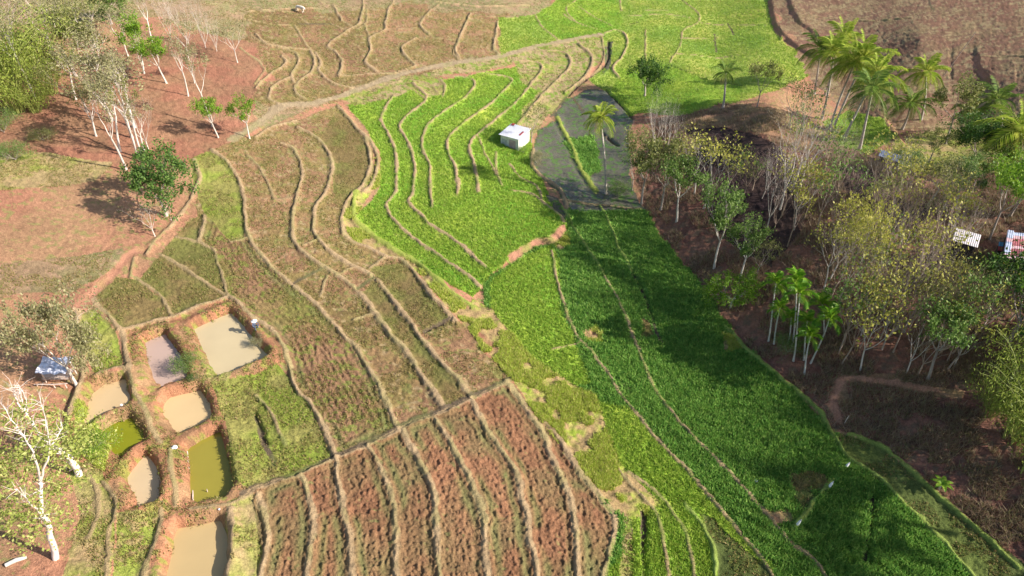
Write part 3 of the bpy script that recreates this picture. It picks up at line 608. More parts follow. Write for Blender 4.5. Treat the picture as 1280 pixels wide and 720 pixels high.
def grow(seed, H, kind):
    """unit built at real size H metres -> trunk mesh builder, leaf mesh builder"""
    r = random.Random(seed); T = MB(); Lf = MB(); tips = []
    K = dict(
      bare=dict(r0=.010, fork=.16, nb=4, dep=5, spread=.50, up=.24, lr=.76, leaf=0, ls=.2),
      feather=dict(r0=.009, fork=.06, nb=5, dep=5, spread=.46, up=.38, lr=.75, leaf=0, ls=.2),
      sparse=dict(r0=.011, fork=.28, nb=4, dep=5, spread=.50, up=.30, lr=.73, leaf=3, ls=.20),
      yellow=dict(r0=.010, fork=.26, nb=4, dep=4, spread=.56, up=.30, lr=.74, leaf=2, ls=.28),
      airy=dict(r0=.016, fork=.35, nb=4, dep=4, spread=.60, up=.25, lr=.70, leaf=18, ls=.25),
      dense=dict(r0=.022, fork=.22, nb=5, dep=4, spread=.75, up=.15, lr=.72, leaf=30, ls=.27),
      tall=dict(r0=.012, fork=.42, nb=3, dep=5, spread=.34, up=.42, lr=.76, leaf=3, ls=.17),
      bush=dict(r0=.02, fork=.03, nb=7, dep=3, spread=.85, up=.25, lr=.70, leaf=30, ls=.25),
    )[kind]
    def br(p, d, L, rad, dep):
        n = 3 if dep > 1 else 2; pts = [p.copy()]; rr = [rad]; q = p.copy(); dd = d.copy()
        for k in range(n):
            dd = (dd+rv(r, .22)+Vector((0, 0, K['up']*.3))).normalized(); q = q+dd*L/n; pts.append(q.copy()); rr.append(rad*(1-.45*(k+1)/n))
        T.tube(pts, rr, 5 if dep >= K['dep']-1 else 3)
        if K['leaf'] and dep <= 1:
            for k in range(K['leaf']):
                a = pts[r.randrange(1, len(pts))]; leaf(Lf, r, a+rv(r, L*.45), K['ls'])
        if dep <= 0: return
        nb = K['nb'] if dep >= K['dep']-1 else (3 if K['leaf'] == 0 and dep > 1 else r.choice((2, 3)))
        for k in range(nb):
            an = 6.283*(k/nb)+r.uniform(-.5, .5); o = dd.orthogonal().normalized(); o = o*math.cos(an)+dd.cross(o)*math.sin(an)
            sp = K['spread']*r.uniform(.6, 1.3)
            nd = (dd*(1-.3*sp)+o*sp+Vector((0, 0, K['up']))).normalized()
            i = r.choice((-1, -1, -2)) if dep < K['dep'] else -1
            br(pts[i], nd, L*K['lr']*r.uniform(.75, 1.15), rr[i]*.62, dep-1)
    p = Vector((0, 0, -.2)); d = Vector((r.uniform(-.12, .12), r.uniform(-.12, .12), 1)).normalized()
    L0 = H*K['fork']; pts = [p]; rr = [H*K['r0']*1.5]; q = p
    for k in range(4): d = (d+rv(r, .07)+Vector((0, 0, .05))).normalized(); q = q+d*(L0+.2)/4; pts.append(q); rr.append(H*K['r0']*(1-.07*k))
    T.tube(pts, rr, 6)
    s = sum(K['lr']**k for k in range(K['dep']+1)); Lb = H*(1-K['fork'])/s*1.12
    for k in range(K['nb']):
        an = 6.283*k/K['nb']+r.uniform(-.5, .5); nd = (Vector((math.cos(an), math.sin(an), 0))*K['spread']+Vector((0, 0, .8))).normalized()
        br(pts[-1], nd, Lb*r.uniform(.8, 1.15), rr[-1]*.62, K['dep']-1)
    return T, Lf
BW = mat('bark_white', (.62,.55,.48), .85, .25, 2.0, .2, streak=(1, 1, .3))
BG = mat('bark_grey', (.38,.32,.27), .9, .3, 2.0, .2, streak=(1, 1, .3))
BT = mat('bark_tan', (.40,.30,.23), .9, .3, 2.0, .2, streak=(1, 1, .3))
LG = leafmat('leaf_bright', [(.10,.22,.015),(.18,.33,.02),(.30,.42,.05)])
LO = leafmat('leaf_olive', [(.11,.14,.03),(.22,.24,.06),(.36,.34,.14)])
LY = leafmat('leaf_yellow', [(.20,.22,.04),(.40,.38,.06),(.55,.50,.14)])
LD = leafmat('leaf_dark', [(.03,.08,.015),(.06,.14,.02),(.13,.22,.03)])
LM = leafmat('leaf_mid', [(.08,.15,.03),(.14,.24,.04),(.26,.34,.10)])
LYG = leafmat('leaf_yellow_green', [(.20,.26,.05),(.34,.39,.08),(.50,.50,.18)])
LDM = leafmat('leaf_deep_green', [(.05,.11,.025),(.10,.19,.035),(.18,.28,.06)])
LP = leafmat('leaf_pale', [(.19,.19,.08),(.30,.29,.13),(.44,.39,.22)])
BB = leafmat('bamboo_leaf', [(.13,.19,.025),(.24,.31,.04),(.38,.42,.09)])
PROTO = {}
def proto(kind, var, bark, lm):
    k = (kind, var, bark.name, lm.name)
    if k not in PROTO:
        H = 8.0; k0 = (kind, var)
        T, Lf = grow(hash(kind)*0+sum(map(ord, kind))*31+var, H, kind)
        zt = sorted(p.z for p in (T.v+Lf.v))[int(.995*len(T.v+Lf.v))]
        PROTO[k] = (T.mesh('trunk', [bark], True), Lf.mesh('crown', [lm]) if Lf.f else None, zt)
    return PROTO[k]
def hgt(ub, vb, vt):
    p = spot(ub, vb); bt = (360-vt)/F        # point above the base that projects to row vt
    z = (p.y*(bt*cP-sP))/(cP+bt*sP)          # solve up/dep = bt
    return max(.6, z+CH-p.z), p
def tag(o, label, cat, group=None):
    o['label'] = label; o['category'] = cat
    if group: o['group'] = group
    return o
def empty(name, loc, rz=0):
    o = bpy.data.objects.new(name, None); COL.objects.link(o); o.location = loc; o.rotation_euler = (0, 0, rz); o.empty_display_size = .3; return o
def tree(name, kind, ub, vb, vt, bark, lm, label, group=None, wide=1.0, var=None, lean=(0, 0), cat='tree'):
    H, p = hgt(ub, vb, vt)
    var = random.randrange(4) if var is None else var
    tm, cm, zt = proto(kind, var, bark, lm)
    o = empty(name, p, random.uniform(0, 6.28)); s = H/zt; o.scale = (s*wide, s*wide, s)
    if lean != (0, 0): o.rotation_euler = (lean[0], lean[1], o.rotation_euler[2])
    tag(o, label, cat, group); link('trunk', tm, o)
    if cm: link('crown', cm, o)
    return o

# ------------------------------------------------------------------ palms
PT = mat('palm_bark', (.42,.37,.32), .9, .3, 3.0, .2, streak=(.3, .3, 4))
PTW = mat('areca_bark', (.50,.47,.42), .8, .25, 3.0, .2, streak=(.3, .3, 5))
PL = [leafmat('palm_leaf', [(.20,.30,.03),(.34,.43,.05),(.55,.55,.12)], .4), leafmat('palm_leaf_dark', [(.10,.18,.03),(.18,.27,.05),(.32,.38,.09)], .35), leafmat('areca_leaf', [(.08,.22,.015),(.18,.36,.02),(.34,.48,.05)], .4)]
def at_plane(uu, vv, y):
    a = (uu-640)/F; b_ = (360-vv)/F; t = y/(cP+b_*sP); return Vector((a*t, y, CH+t*(-sP+b_*cP)))
def frond(r, L, elev, az, droop, nl=17, lw=.12, ll=.26):
    mb = MB(); pts = []; d = Vector((math.cos(az)*math.cos(elev), math.sin(az)*math.cos(elev), math.sin(elev))); p = Vector((0, 0, 0)); n = 9
    side = Vector((-math.sin(az), math.cos(az), 0)); ds = []
    for k in range(n+1):
        pts.append(p.copy()); ds.append(d.copy()); d = (d+Vector((0, 0, -droop/n*(1+k*.12)))).normalized(); p = p+d*L/n
    mb.tube(pts, [.014*(1-.8*k/n) for k in range(n+1)], 3)
    for k in range(nl):
        t = .14+.86*k/nl; i = min(int(t*n), n-1); f = t*n-i; q = pts[i].lerp(pts[i+1], f); dd = ds[i]
        le = L*ll*math.sin(math.pi*(.12+.80*t))**.7
        for sg in (-1, 1):
            o = (side*sg*.85+dd*.62+Vector((0, 0, -.22+r.uniform(-.14, .12)))).normalized(); e = q+o*le; e.z -= le*.22
            w = dd*lw*L*.3; mb.face([q-w*.5, q+w*.5, (q+e)*.5+w*.45+Vector((0,0,.03)), e, (q+e)*.5-w*.45])
    return mb
FR = {}
DEADL = leafmat('dead_palm_leaf', [(.22,.14,.07),(.36,.25,.13),(.45,.33,.19)], .2)
def frond_mesh(kind, i):
    k = (kind, i)
    if k not in FR:
        r = random.Random(i*7+kind*100)
        if kind < 2: fb = frond(r, 1.0, R(-8+i*10.5+r.uniform(-6, 6)), 0, .95+.06*(8-i), 20, .05, .26)
        else: fb = frond(r, 1.0, R(10+i*11), 0, 1.3, 11, .22, .36)
        # unit frond: length 1, thicker rachis scaled down
        FR[k] = fb.mesh('frond', [PL[kind]])
    return FR[k]
def palm(name, ub, vb, uc, vc, Rm, label, group=None, kind=0, nf=20, rad=.15, bend=.6, nuts=True):
    p = spot(ub, vb); c = at_plane(uc, vc, p.y)
    o = empty(name, p); r = random.Random(int(ub*13+vb)); tag(o, label, 'palm tree', group)
    rel = c-p; T = MB(); n = 10; pts = []; rr = []
    for k in range(n+1):
        t = k/n; q = Vector((rel.x*(t+bend*.25*math.sin(t*math.pi)*(1 if rel.x < 0 else -1)*.0), 0, rel.z*t))
        q.x = rel.x*(t**(1+bend*.6)); q.y = .25*math.sin(t*3+ub); pts.append(q+Vector((0, 0, -.15 if k == 0 else 0))); rr.append(rad*(1.5-.75*t**.35) if k else rad*1.7)
    T.tube(pts, rr, 7); link('trunk', T.mesh('trunk', [PT if kind < 2 else PTW], True), o)
    top = pts[-1]
    for k in range(nf):
        lvl = 8-int(8.99*k/nf) ; f = link('frond', frond_mesh(kind, lvl), o); f.location = top
        s = Rm*r.uniform(.72, 1.15)*(1 if lvl < 7 else .85); f.scale = (s, s, s); f.rotation_euler = (r.uniform(-.12, .12), r.uniform(-.1, .1), k*2.39996+r.uniform(-.25, .25))
    if kind < 2:
        for k in range(r.choice((2, 3, 4))):
            if 'dead' not in FR: FR['dead'] = frond(random.Random(3), .9, R(-35), 0, 1.3, 14, .03, .22).mesh('frond', [DEADL])
            f = link('frond', FR['dead'], o); f.location = top; f.scale = (Rm*r.uniform(.6, .95),)*3; f.rotation_euler = (0, r.uniform(0, .35), r.uniform(0, 6.28)); f['label'] = 'dead brown hanging frond'
    if kind < 2 and nuts:
        for k in range(5):
            me = PROTO.get('nut')
            if me is None:
                mb = MB()
                for a in range(6):
                    for b_ in range(4):
                        def sp(a, b_): th = math.pi*b_/4; ph = 6.283*a/6; return Vector((math.sin(th)*math.cos(ph)*.13, math.sin(th)*math.sin(ph)*.13, math.cos(th)*.16))
                        mb.face([sp(a, b_), sp(a, b_+1), sp(a+1, b_+1), sp(a+1, b_)])
                me = PROTO['nut'] = mb.mesh('coconut', [mat('coconut_husk', (.25,.27,.06), .6)], True)
            q = link('coconut', me, o); an = k*1.3; q.location = top+Vector((math.cos(an)*.25, math.sin(an)*.25, -.3))
    return o
palm('coconut_palm', 757,242, 750,147, 2.7, 'tall coconut palm with thin white trunk standing alone in the flooded paddy', nf=24)
palm('coconut_palm', 903,135, 908,92, 2.7, 'dark coconut palm standing alone on the ridge behind the wood', nf=16, kind=1)
GP = 'coconut palms leaning together behind the wood'
for k, (a, lab) in enumerate([((1027,150,1042,66,4.2),'coconut palm with the leftmost base of the palm clump beside bright rice patch'),
    ((1037,162,1068,80,4.4),'curved coconut palm in the middle of the palm clump beside the rice patch'),
    ((1040,164,1080,72,4.2),'coconut palm whose leaning trunk crosses its neighbour in the clump by the rice patch'),
    ((1054,174,1098,94,4.2),'leaning coconut palm with bright yellow green crown at right of the clump'),
    ((1075,188,1090,112,4.0),'nearest coconut palm of the clump, straight trunk in front of bright rice patch'),
    ((1032,120,1054,50,4.4),'highest crown of the coconut palm clump, in front of the brown cut slope'),
    ((1018,118,1026,62,4.0),'dark crowned coconut palm at the left edge of the palm clump')]):
    palm('coconut_palm', *a, lab, GP, kind=(1 if k in (4, 6) else 0), nf=20)
palm('coconut_palm', 1152,150,1156,90,3.6,'coconut palm with fresh bright fronds in front of the brown hillside','coconut palms along the foot of the brown hillside', nf=20)
palm('coconut_palm', 1128,160,1139,130,3.6,'short coconut palm with pale leaning trunk beside the yellow green bush','coconut palms along the foot of the brown hillside', nf=20, kind=1)
palm('coconut_palm', 1252,165,1246,125,3.8,'palm with one pale dead frond among dark trees at right','coconut palms along the foot of the brown hillside', nf=18, kind=1)
palm('coconut_palm', 1208,172,1211,140,3.2,'small dark palm half hidden in the dark leafy trees','coconut palms along the foot of the brown hillside', nf=16, kind=1)
palm('coconut_palm', 1272,215,1274,165,4.4,'large dark palm with yellow tips at the right edge of the picture','coconut palms along the foot of the brown hillside', nf=22, kind=0)
GA = 'slender areca palms at the foot of the wooded slope'
for a, lab in [((960,424,971,356,1.7),'leftmost slender areca palm with tall bright crown at the edge of the dark wood'),
    ((968,431,975,384,1.4),'short areca palm close beside the leftmost tall one'),
    ((990,431,996,352,1.7),'tallest areca palm with bright green crown in the middle of the group'),
    ((991,448,1001,369,1.7),'pale trunked areca palm just in front of the tallest one'),
    ((984,428,990,398,1.2),'small dark areca palm under the tallest crown'),
    ((1005,448,1010,402,1.4),'areca palm with short crown half hidden behind the nearest one'),
    ((1005,467,1014,421,1.5),'nearest areca palm with long white trunk and low crown'),
    ((1014,456,1036,396,1.5),'areca palm leaning right with white trunk beside the nearest one'),
    ((1032,420,1027,378,1.6),'bright crowned areca palm at the right end of the group')]:
    palm('areca_palm', *a, lab, GA, kind=2, nf=11, rad=.07, bend=.1)
# banana like plant with broad leaves
p = spot(1173,612); o = empty('banana_plant', p); tag(o, 'small bright banana plant alone in the shaded strip below the wood', 'plant')
T = MB(); T.tube([Vector((0,0,-.1)), Vector((0,0,.4)), Vector((.02,0,.7))], [.09,.07,.05], 6); link('stem', T.mesh('stem', [PTW], True), o)
for k in range(7):
    mb = MB(); an = k*.9; pr = None; rr_ = random.Random(k)
    d = Vector((math.cos(an), math.sin(an), 1.0)).normalized(); q = Vector((0,0,.65)); sd = Vector((-math.sin(an), math.cos(an), 0)); pts = []
    for j in range(6): pts.append((q.copy(), .17*math.sin(math.pi*(.1+.9*j/5.2)))); q = q+d*.19; d = (d+Vector((0,0,-.33))).normalized()
    for j in range(5):
        (a, wa), (b_, wb) = pts[j], pts[j+1]; 
        mb.face([a-sd*wa+Vector((0,0,.03)), a, b_, b_-sd*wb+Vector((0,0,.03))]); mb.face([a, a+sd*wa+Vector((0,0,.03)), b_+sd*wb+Vector((0,0,.03)), b_])
    link('leaf', mb.mesh('leaf', [PL[2]], False), o)

# ------------------------------------------------------------------ trees, one by one
random.seed(21)
T1 = 'white trunked trees on the red slope at upper left'
L = [
 # name kind ub vb vt bark leaf label group wide
 ('pale_tree','tall',44,122,8,BW,LP,'white trunked tree rising from the green bamboo at far left',T1,.9),
 ('pale_tree','tall',142,150,52,BW,LP,'pale leafed tree at the left edge of the white trunked stand',T1,1),
 ('pale_tree','tall',140,152,78,BW,LP,'short olive tree at the foot of the white trunked stand',T1,1.2),
 ('pale_tree','tall',158,212,96,BW,LP,'nearest white trunked tree of the stand, its base lowest on the red ground',T1,.8),
 ('pale_tree','tall',173,196,66,BW,LP,'tall white trunked tree in the middle of the stand above the dark green tree',T1,.85),
 ('pale_tree','tall',178,198,90,BW,LO,'thin leaning white tree just right of the tall middle one',T1,.8),
 ('pale_tree','sparse',165,172,60,BW,LP,'wide topped pale tree behind the middle of the stand',T1,1.1),
 ('bare_tree','bare',186,188,110,BW,LP,'small bare white tree at the right foot of the stand',T1,1),
 ('tree','airy',180,92,14,BW,LG,'bright lime green tree, upper one of the pair at upper left',None,.85),
 ('tree','airy',208,104,46,BW,LG,'bright lime green tree, lower one of the pair at upper left',None,1.1),
 ('tree','airy',178,84,52,BW,LG,'small lime green tree left of the lime green pair',None,1.1),
 ('bare_tree','feather',214,50,-30,BW,LP,'tall bare white tree forking into a V at the top edge',T1,.7),
 ('bare_tree','feather',257,60,-20,BW,LP,'thin bare white tree at the top edge right of the V shaped one',T1,.6),
 ('bare_tree','feather',271,64,8,BW,LP,'small bare white tree close beside the thin one at the top edge',T1,.7),
 ('pale_tree','sparse',297,78,24,BW,LP,'lone small white trunked tree right of the stand on red ground',T1,.9),
 ('pale_tree','sparse',236,75,20,BW,LP,'pale feathery tree between the lime green pair and the top edge',T1,1),
 ('pale_tree','sparse',243,104,55,BW,LP,'thin pale tree on reddish ground right of the lime green pair',T1,.8),
 ('pale_tree','tall',266,158,52,BW,LP,'tall pale feathery tree at the right end of the stand',T1,.75),
 ('tree','airy',273,172,122,BW,LG,'small bright green tree with white stem beside the red gully',None,1.0),
 ('tree','airy',312,173,119,BW,LG,'small bright green tree standing at the top of the brown terraces',None,.95),
 ('tree','dense',208,270,193,BG,LDM,'round dark green tree on the red ground edge left of the terraces',None,.92),
 ('bare_tree','bare',194,296,238,BW,LP,'small leaning bare tree in front of the round dark green tree',None,1.1),
 ('bare_tree','bare',214,275,235,BW,LP,'small leafless white stem just right of the round dark green tree',None,.9),
 ('pale_tree','tall',150,190,84,BW,LP,'pale tree with thin crown in the middle of the stand, left of the tall one',T1,1),
 ('pale_tree','tall',186,205,118,BW,LP,'low pale tree at the right front of the stand above the dark green tree',T1,1),
 ('pale_tree','tall',168,160,48,BW,LP,'hazy pale tree behind the middle trunks of the stand',T1,1.1),
 ('pale_tree','sparse',120,170,100,BW,LO,'olive tree at the left front of the stand',T1,1.2),
 ('pale_tree','tall',235,120,40,BW,LP,'pale tree between the lime green pair and the tall feathery one',T1,.9),
 ('pale_tree','tall',95,125,50,BW,LP,'pale tree right of the bamboo clumps',T1,1.1),
 ('pale_tree','tall',192,60,-20,BW,LP,'pale tree at the top edge behind the lime green pair',T1,1),
 ('pale_tree','tall',60,55,-25,BW,LP,'pale tree at the top edge behind the bamboo',T1,1),
 ('bare_tree','feather',236,55,-25,BW,LP,'bare white tree between the V shaped one and the thin one',T1,.8),
 ('tree','dense',95,95,18,BG,LO,'broad olive tree among the white trunks at upper left',None,1.1),
 ('tree','sparse',128,112,30,BW,LP,'grey olive tree right of the broad olive one',None,1.2),
 ('tree','sparse',70,72,-10,BW,LP,'pale tree at the top edge behind the broad olive one',None,1.1),
 ('tree','sparse',120,60,-12,BW,LO,'olive tree touching the top edge behind the stand',None,1.1),
 ('tree','dense',140,30,-20,BG,LM,'green tree cut by the top edge behind the stand',None,1.0),
 ('tree','sparse',160,70,5,BW,LP,'pale olive tree just left of the lime green pair',None,1.0),
 ('tree','sparse',20,60,-20,BW,LP,'pale tree in the upper left corner behind the bamboo',None,1.1),
 ('tree','sparse',110,140,60,BG,LO,'olive tree between the bamboo and the white trunked stand',None,1.1),
 ('bare_tree','sparse',155,130,62,BW,LP,'pale twiggy tree behind the nearest white trunks',None,1.0),
 ('bush','bush',90,30,2,BG,LO,'olive bush on tan grass at the top left edge',None,1.2),
 ('bush','bush',5,165,138,BG,LM,'green bush at the left edge below the bamboo',None,1.2),
 ('bush','bush',20,200,176,BG,LM,'low green bush on the grass at the left edge',None,1.5),
 ('bush','bush',55,175,160,BG,LO,'low olive bush below the bamboo beside the green grass',None,1.5),
 ('tree','dense',96,482,376,BW,LP,'pale leafy tree with white trunk beside the open shelter',None,.60),
 # middle
 ('small_tree','sparse',664,178,128,BG,LO,'thin twisted tree with yellowish leaves behind the white hut',None,1.1),
 ('tree','dense',806,120,76,BG,LD,'dark green round tree on bright paddies behind the grey feathery tree',None,1.0),
 ('bare_tree','feather',819,185,98,BW,LP,'leafless grey feathery tree in front of the dark round tree',None,.9),
 ('bare_tree','feather',833,188,120,BW,LP,'smaller leafless grey tree touching the grey feathery one',None,.9),
 ('tree','airy',802,255,168,BG,LO,'broad olive tree at the left tip of the wood beside the flooded paddy',None,.95),
 ('tree','airy',826,262,172,BG,LO,'broad olive tree next to the one at the tip of the wood',None,.95),
 ('tree','sparse',790,238,190,BG,LM,'low green tree leaning over the flooded paddy',None,1.1),
 ('tree','airy',846,277,196,BW,LM,'white trunked tree with olive crown at the foot of the wood tip',None,.85),
 ('tree','yellow',868,242,163,BW,LY,'yellow leaved thin tree on the slope above the wood tip',None,1.1),
 ('tree','yellow',880,260,170,BW,LY,'yellow leaved thin tree, second from the wood tip',None,1.1),
 ('tree','yellow',905,245,172,BG,LY,'yellow leaved thin tree near the bare dark slope',None,1.0),
 ('tree','airy',893,334,232,BW,LM,'tall light green tree with white trunk at the wood edge above the valley',None,.8),
 ('tree','airy',924,352,272,BW,LM,'slender green tree right of the tall light green one',None,.8),
 ('small_tree','dense',913,384,340,BW,LG,'small bright lime tree with forked stem at the wood edge',None,1.05),
 ('tree','sparse',945,345,300,BG,LO,'dim olive tree behind the small bright lime tree',None,1.2),
 ('tree','airy',946,135,72,BG,LO,'soft olive tree beside the dark lone palm',None,.8),
 ('bare_tree','bare',975,262,95,BW,LP,'largest bare pale tree spreading over the ridge of the wood',None,.75),
 ('bare_tree','bare',957,292,165,BW,LP,'tall thin bare tree in front of the largest bare one',None,.55),
 ('bare_tree','bare',1000,235,110,BW,LP,'bare pale tree on the ridge behind the largest bare one',None,.8),
 ('tree','yellow',1002,170,105,BG,LO,'leafy olive tree left of the palm clump',None,1.0),
 ('tree','sparse',985,160,95,BG,LO,'sparse olive tree between the lone palm and the palm clump',None,1.0),
 ('bare_tree','sparse',1042,392,250,BW,LY,'tall white stemmed tree just behind the right end of the areca palms',None,.5),
 ('tree','airy',1160,474,385,BG,LM,'olive leafed tree at the front of the wood above the red path',None,.85),
 ('tree','yellow',1184,462,385,BG,LY,'yellowish leaved tree right of the olive one above the red path',None,1.0),
 ('tree','dense',1262,425,328,BG,LD,'large dark tree below the red roofed house',None,.95),
 ('tree','yellow',1262,400,322,BG,LY,'yellow topped tree close to the red roofed house',None,1.1),
 ('bare_tree','bare',1258,480,395,BG,LP,'grey twiggy bush in front of the large dark tree',None,1.0),
 ('tree','airy',1236,300,205,BG,LG,'light green tree between the white roof and the red roof',None,.75),
 ('tree','airy',1182,180,95,BG,LO,'rounded yellow green tree in front of the brown hillside',None,1.0),
 ('tree','dense',1213,205,145,BG,LD,'dark leafy tree right of the rounded yellow green one',None,1.0),
 ('tree','dense',1243,212,150,BG,LD,'second dark leafy tree, under the palm with a dead frond',None,1.0),
 ('tree','airy',1160,205,160,BG,LO,'olive tree at the foot of the rounded yellow green one',None,1.1),
 ('tree','airy',1126,235,185,BG,LM,'pale leafed tree just right of the small tin roof',None,1.0),
 ('tree','airy',1160,255,192,BW,LO,'pale leafed tree with white branches below the dark leafy trees',None,1.1),
 ('tree','airy',1195,262,200,BW,LM,'leafy grey green tree above the white roof',None,1.1),
 ('tree','airy',1215,240,190,BG,LM,'light green tree under the dark leafy trees',None,1.1),
 ('tree','airy',1262,270,200,BG,LM,'light green tree behind the red roofed house',None,1.1),
 ('tree','dense',1290,260,190,BG,LG,'bright green tree at the right edge behind the red roof',None,1.0),
 ('tree','yellow',1180,362,318,BG,LY,'small yellow leaved tree below and left of the white roof',None,1.0),
 ('bush','bush',1225,350,325,BG,LO,'low olive bush on the open ground below the white roof',None,1.5),
 ('bush','bush',985,440,420,BG,LM,'low green bush at the feet of the areca palms',None,1.2),
 ('bush','bush',243,480,468,BG,LD,'small dark bush growing on the bank between two ponds',None,1.2),
 ('bush','bush',232,462,445,BG,LM,'green bush leaning over the narrow muddy pond',None,1.1),
 ('bush','bush',322,430,421,BG,LP,'pale bush on the bank of the largest square pond',None,1.2),
 ('bush','bush',120,565,545,BG,LG,'yellow green bush left of the small green pond',None,1.6),
 ('bush','bush',770,245,228,BG,LM,'green bush at the foot of the lone palm on the paddy dyke',None,1.3),
 ('bush','bush',672,205,190,BG,LP,'dry tan bush on the ridge in front of the white hut',None,1.1),
 ('bush','bush',655,192,182,BG,LG,'bright green bush touching the white hut',None,1.2),
 ('bush','bush',40,95,45,BG,LO,'olive bush in front of the pale corner tree',None,1.1),
]
for (nm, kd, ub, vb, vt, bk, lf, lab, grp, wd) in L: tree(nm, kd, ub, vb, vt, bk, lf, lab, grp, wd*(1.15 if kd == 'tall' else 1.25 if ub < 300 and kd in ('sparse', 'feather') else 1.0))

# the wood on the slope
ZW = [([(945,205),(1010,185),(1080,215),(1100,300),(1040,330),(960,310)], 26, 'back of the wooded slope', (66,100)),
      ([(1080,225),(1180,265),(1205,330),(1150,360),(1100,330)], 30, 'wooded slope near the white roof', (60,95)),
      ([(1000,330),(1100,335),(1120,440),(1085,472),(1038,450),(1040,400)], 25, 'slope right of the areca palms', (85,115)),
      ([(1120,340),(1200,360),(1222,420),(1190,468),(1120,470)], 22, 'slope above the red footpath', (80,115)),
      ([(850,215),(940,230),(950,330),(900,300)], 8, 'slope behind the tall green tree', (50,80))]
KD = [('bare', BT, LP, 'bare brown branched tree'), ('bare', BG, LP, 'bare grey branched tree'), ('feather', BT, LP, 'leafless upright brown tree'), ('yellow', BT, LY, 'twiggy tree with few yellow leaves'), ('yellow', BG, LY, 'yellow leaved thin tree'), ('bare', BW, LP, 'bare pale branched tree'), ('bare', BT, LP, 'bare brown branched tree'), ('yellow', BT, LM, 'sparse green brown tree'), ('yellow', BT, LO, 'thin tree with dry olive leaves'), ('yellow', BW, LY, 'white stemmed tree with sparse yellow crown')]
def inpoly(q, poly):
    return bool(inside(poly, np.array([[q[0]]], float), np.array([[q[1]]], float))[0, 0])
for poly, n, where, (h0, h1) in ZW:
    xs = [q[0] for q in poly]; ys = [q[1] for q in poly]; pts = []; tries = 0
    while len(pts) < n and tries < 4000:
        tries += 1; q = (random.uniform(min(xs), max(xs)), random.uniform(min(ys), max(ys)))
        if inpoly(q, poly) and all(math.hypot(q[0]-a[0], (q[1]-a[1])*1.4) > 11.5 for a in pts): pts.append(q)
    pts.sort(key=lambda q: q[1])
    for k, q in enumerate(pts):
        kd, bk, lf, lab = random.choice(KD); hh_ = random.uniform(h0, h1)
        if 1165 < q[0] < 1250 and 325 < q[1] < 440: hh_ = min(hh_, max(30, q[1]-335))
        tree('bare_tree' if kd in ('bare', 'feather') else 'thin_tree', kd, q[0], q[1], q[1]-hh_, bk, lf, lab+' on the '+where, lab+'s on the '+where, random.uniform(.65, .95))

for k in range(11):  # unseen trees on the added hill, breaking its shade into streaks
    yy = 4+k*4.6+random.uniform(-1.5, 1.5); ee = .74*(yy*cP+CH*sP)+6+random.uniform(14, 22)
    uu, vv = proj(np.array([ee, yy, 24.0])); tm, cm, zt = proto(('airy', 'dense', 'sparse')[k % 3], k % 4, BG, LM)
    o = empty('tree', (ee, yy, 9+float(hmac(1380, 500)))); sc_ = random.uniform(1.0, 1.5); o.scale = (sc_, sc_, sc_); link('trunk', tm, o); link('crown', cm, o)
    tag(o, 'unseen leafy tree on the added hill crest beyond the right edge', 'tree', 'unseen trees on the added hill crest beyond the right edge')
# bamboo clumps: arching stems with tufts of fine leaves
def bamboo(seed, H, spread, n):
    r = random.Random(seed); S = MB(); Lf = MB()
    for k in range(n):
        an = r.uniform(0, 6.28); o = Vector((math.cos(an), math.sin(an), 0)); p = o*r.uniform(.1, spread*.25); d = (Vector((0, 0, 1))+o*r.uniform(.1, .55)).normalized(); h = H*r.uniform(.6, 1.05); pts = []
        for j in range(9): pts.append(p.copy()); p = p+d*h/8; d = (d+o*.10+Vector((0, 0, -.035*j))).normalized()
        S.tube(pts, [.05*(1-.09*j) for j in range(9)], 4)
        for j in range(230):
            t = r.uniform(.18, 1)**.8*8; i = min(int(t), 7); q = pts[i].lerp(pts[i+1], t-i)+rv(r, .55+.05*H); leaf(Lf, r, q, .21, Vector((r.uniform(-1, 1), r.uniform(-1, 1), -.7+r.uniform(-.5, .6))), .3)
    return S, Lf
BC = mat('bamboo_stem', (.30,.33,.09), .6)
bms = []
for s in range(3):
    S, Lf = bamboo(s+3, 8, 3, 26); bms.append((S.mesh('stem', [BC], True), Lf.mesh('leaves', [BB]), sorted(p.z for p in Lf.v)[int(.99*len(Lf.v))]))
for k, (ub, vb, vt, wd, lab) in enumerate([(1266,548,450,.62,'yellow green bamboo clump at the right edge above the dark slope'),(1285,592,490,.7,'nearest bamboo clump cut by the right edge'),
    (1236,520,468,.7,'smaller bamboo clump left of the large ones above the dark slope'),(1288,505,435,.7,'bamboo clump at the right edge behind the nearest ones'),
    (22,140,20,.8,'large yellow green bamboo clump at the left edge'),(66,118,40,.8,'bamboo clump right of the large one at upper left'),(2,110,10,.9,'bamboo clump cut by the left edge at upper left'),(45,140,90,1.1,'low dark green bamboo clump in front of the white trunked tree at left')]):
    H, p = hgt(ub, vb, vt); sm, lm, zt = bms[k % 3]; o = empty('bamboo_clump', p, k*1.3); s = H/zt; o.scale = (s*wd, s*wd, s); tag(o, lab, 'bamboo', 'bamboo clumps'); link('stems', sm, o)['label'] = 'arching stems'; link('leaves', lm, o)

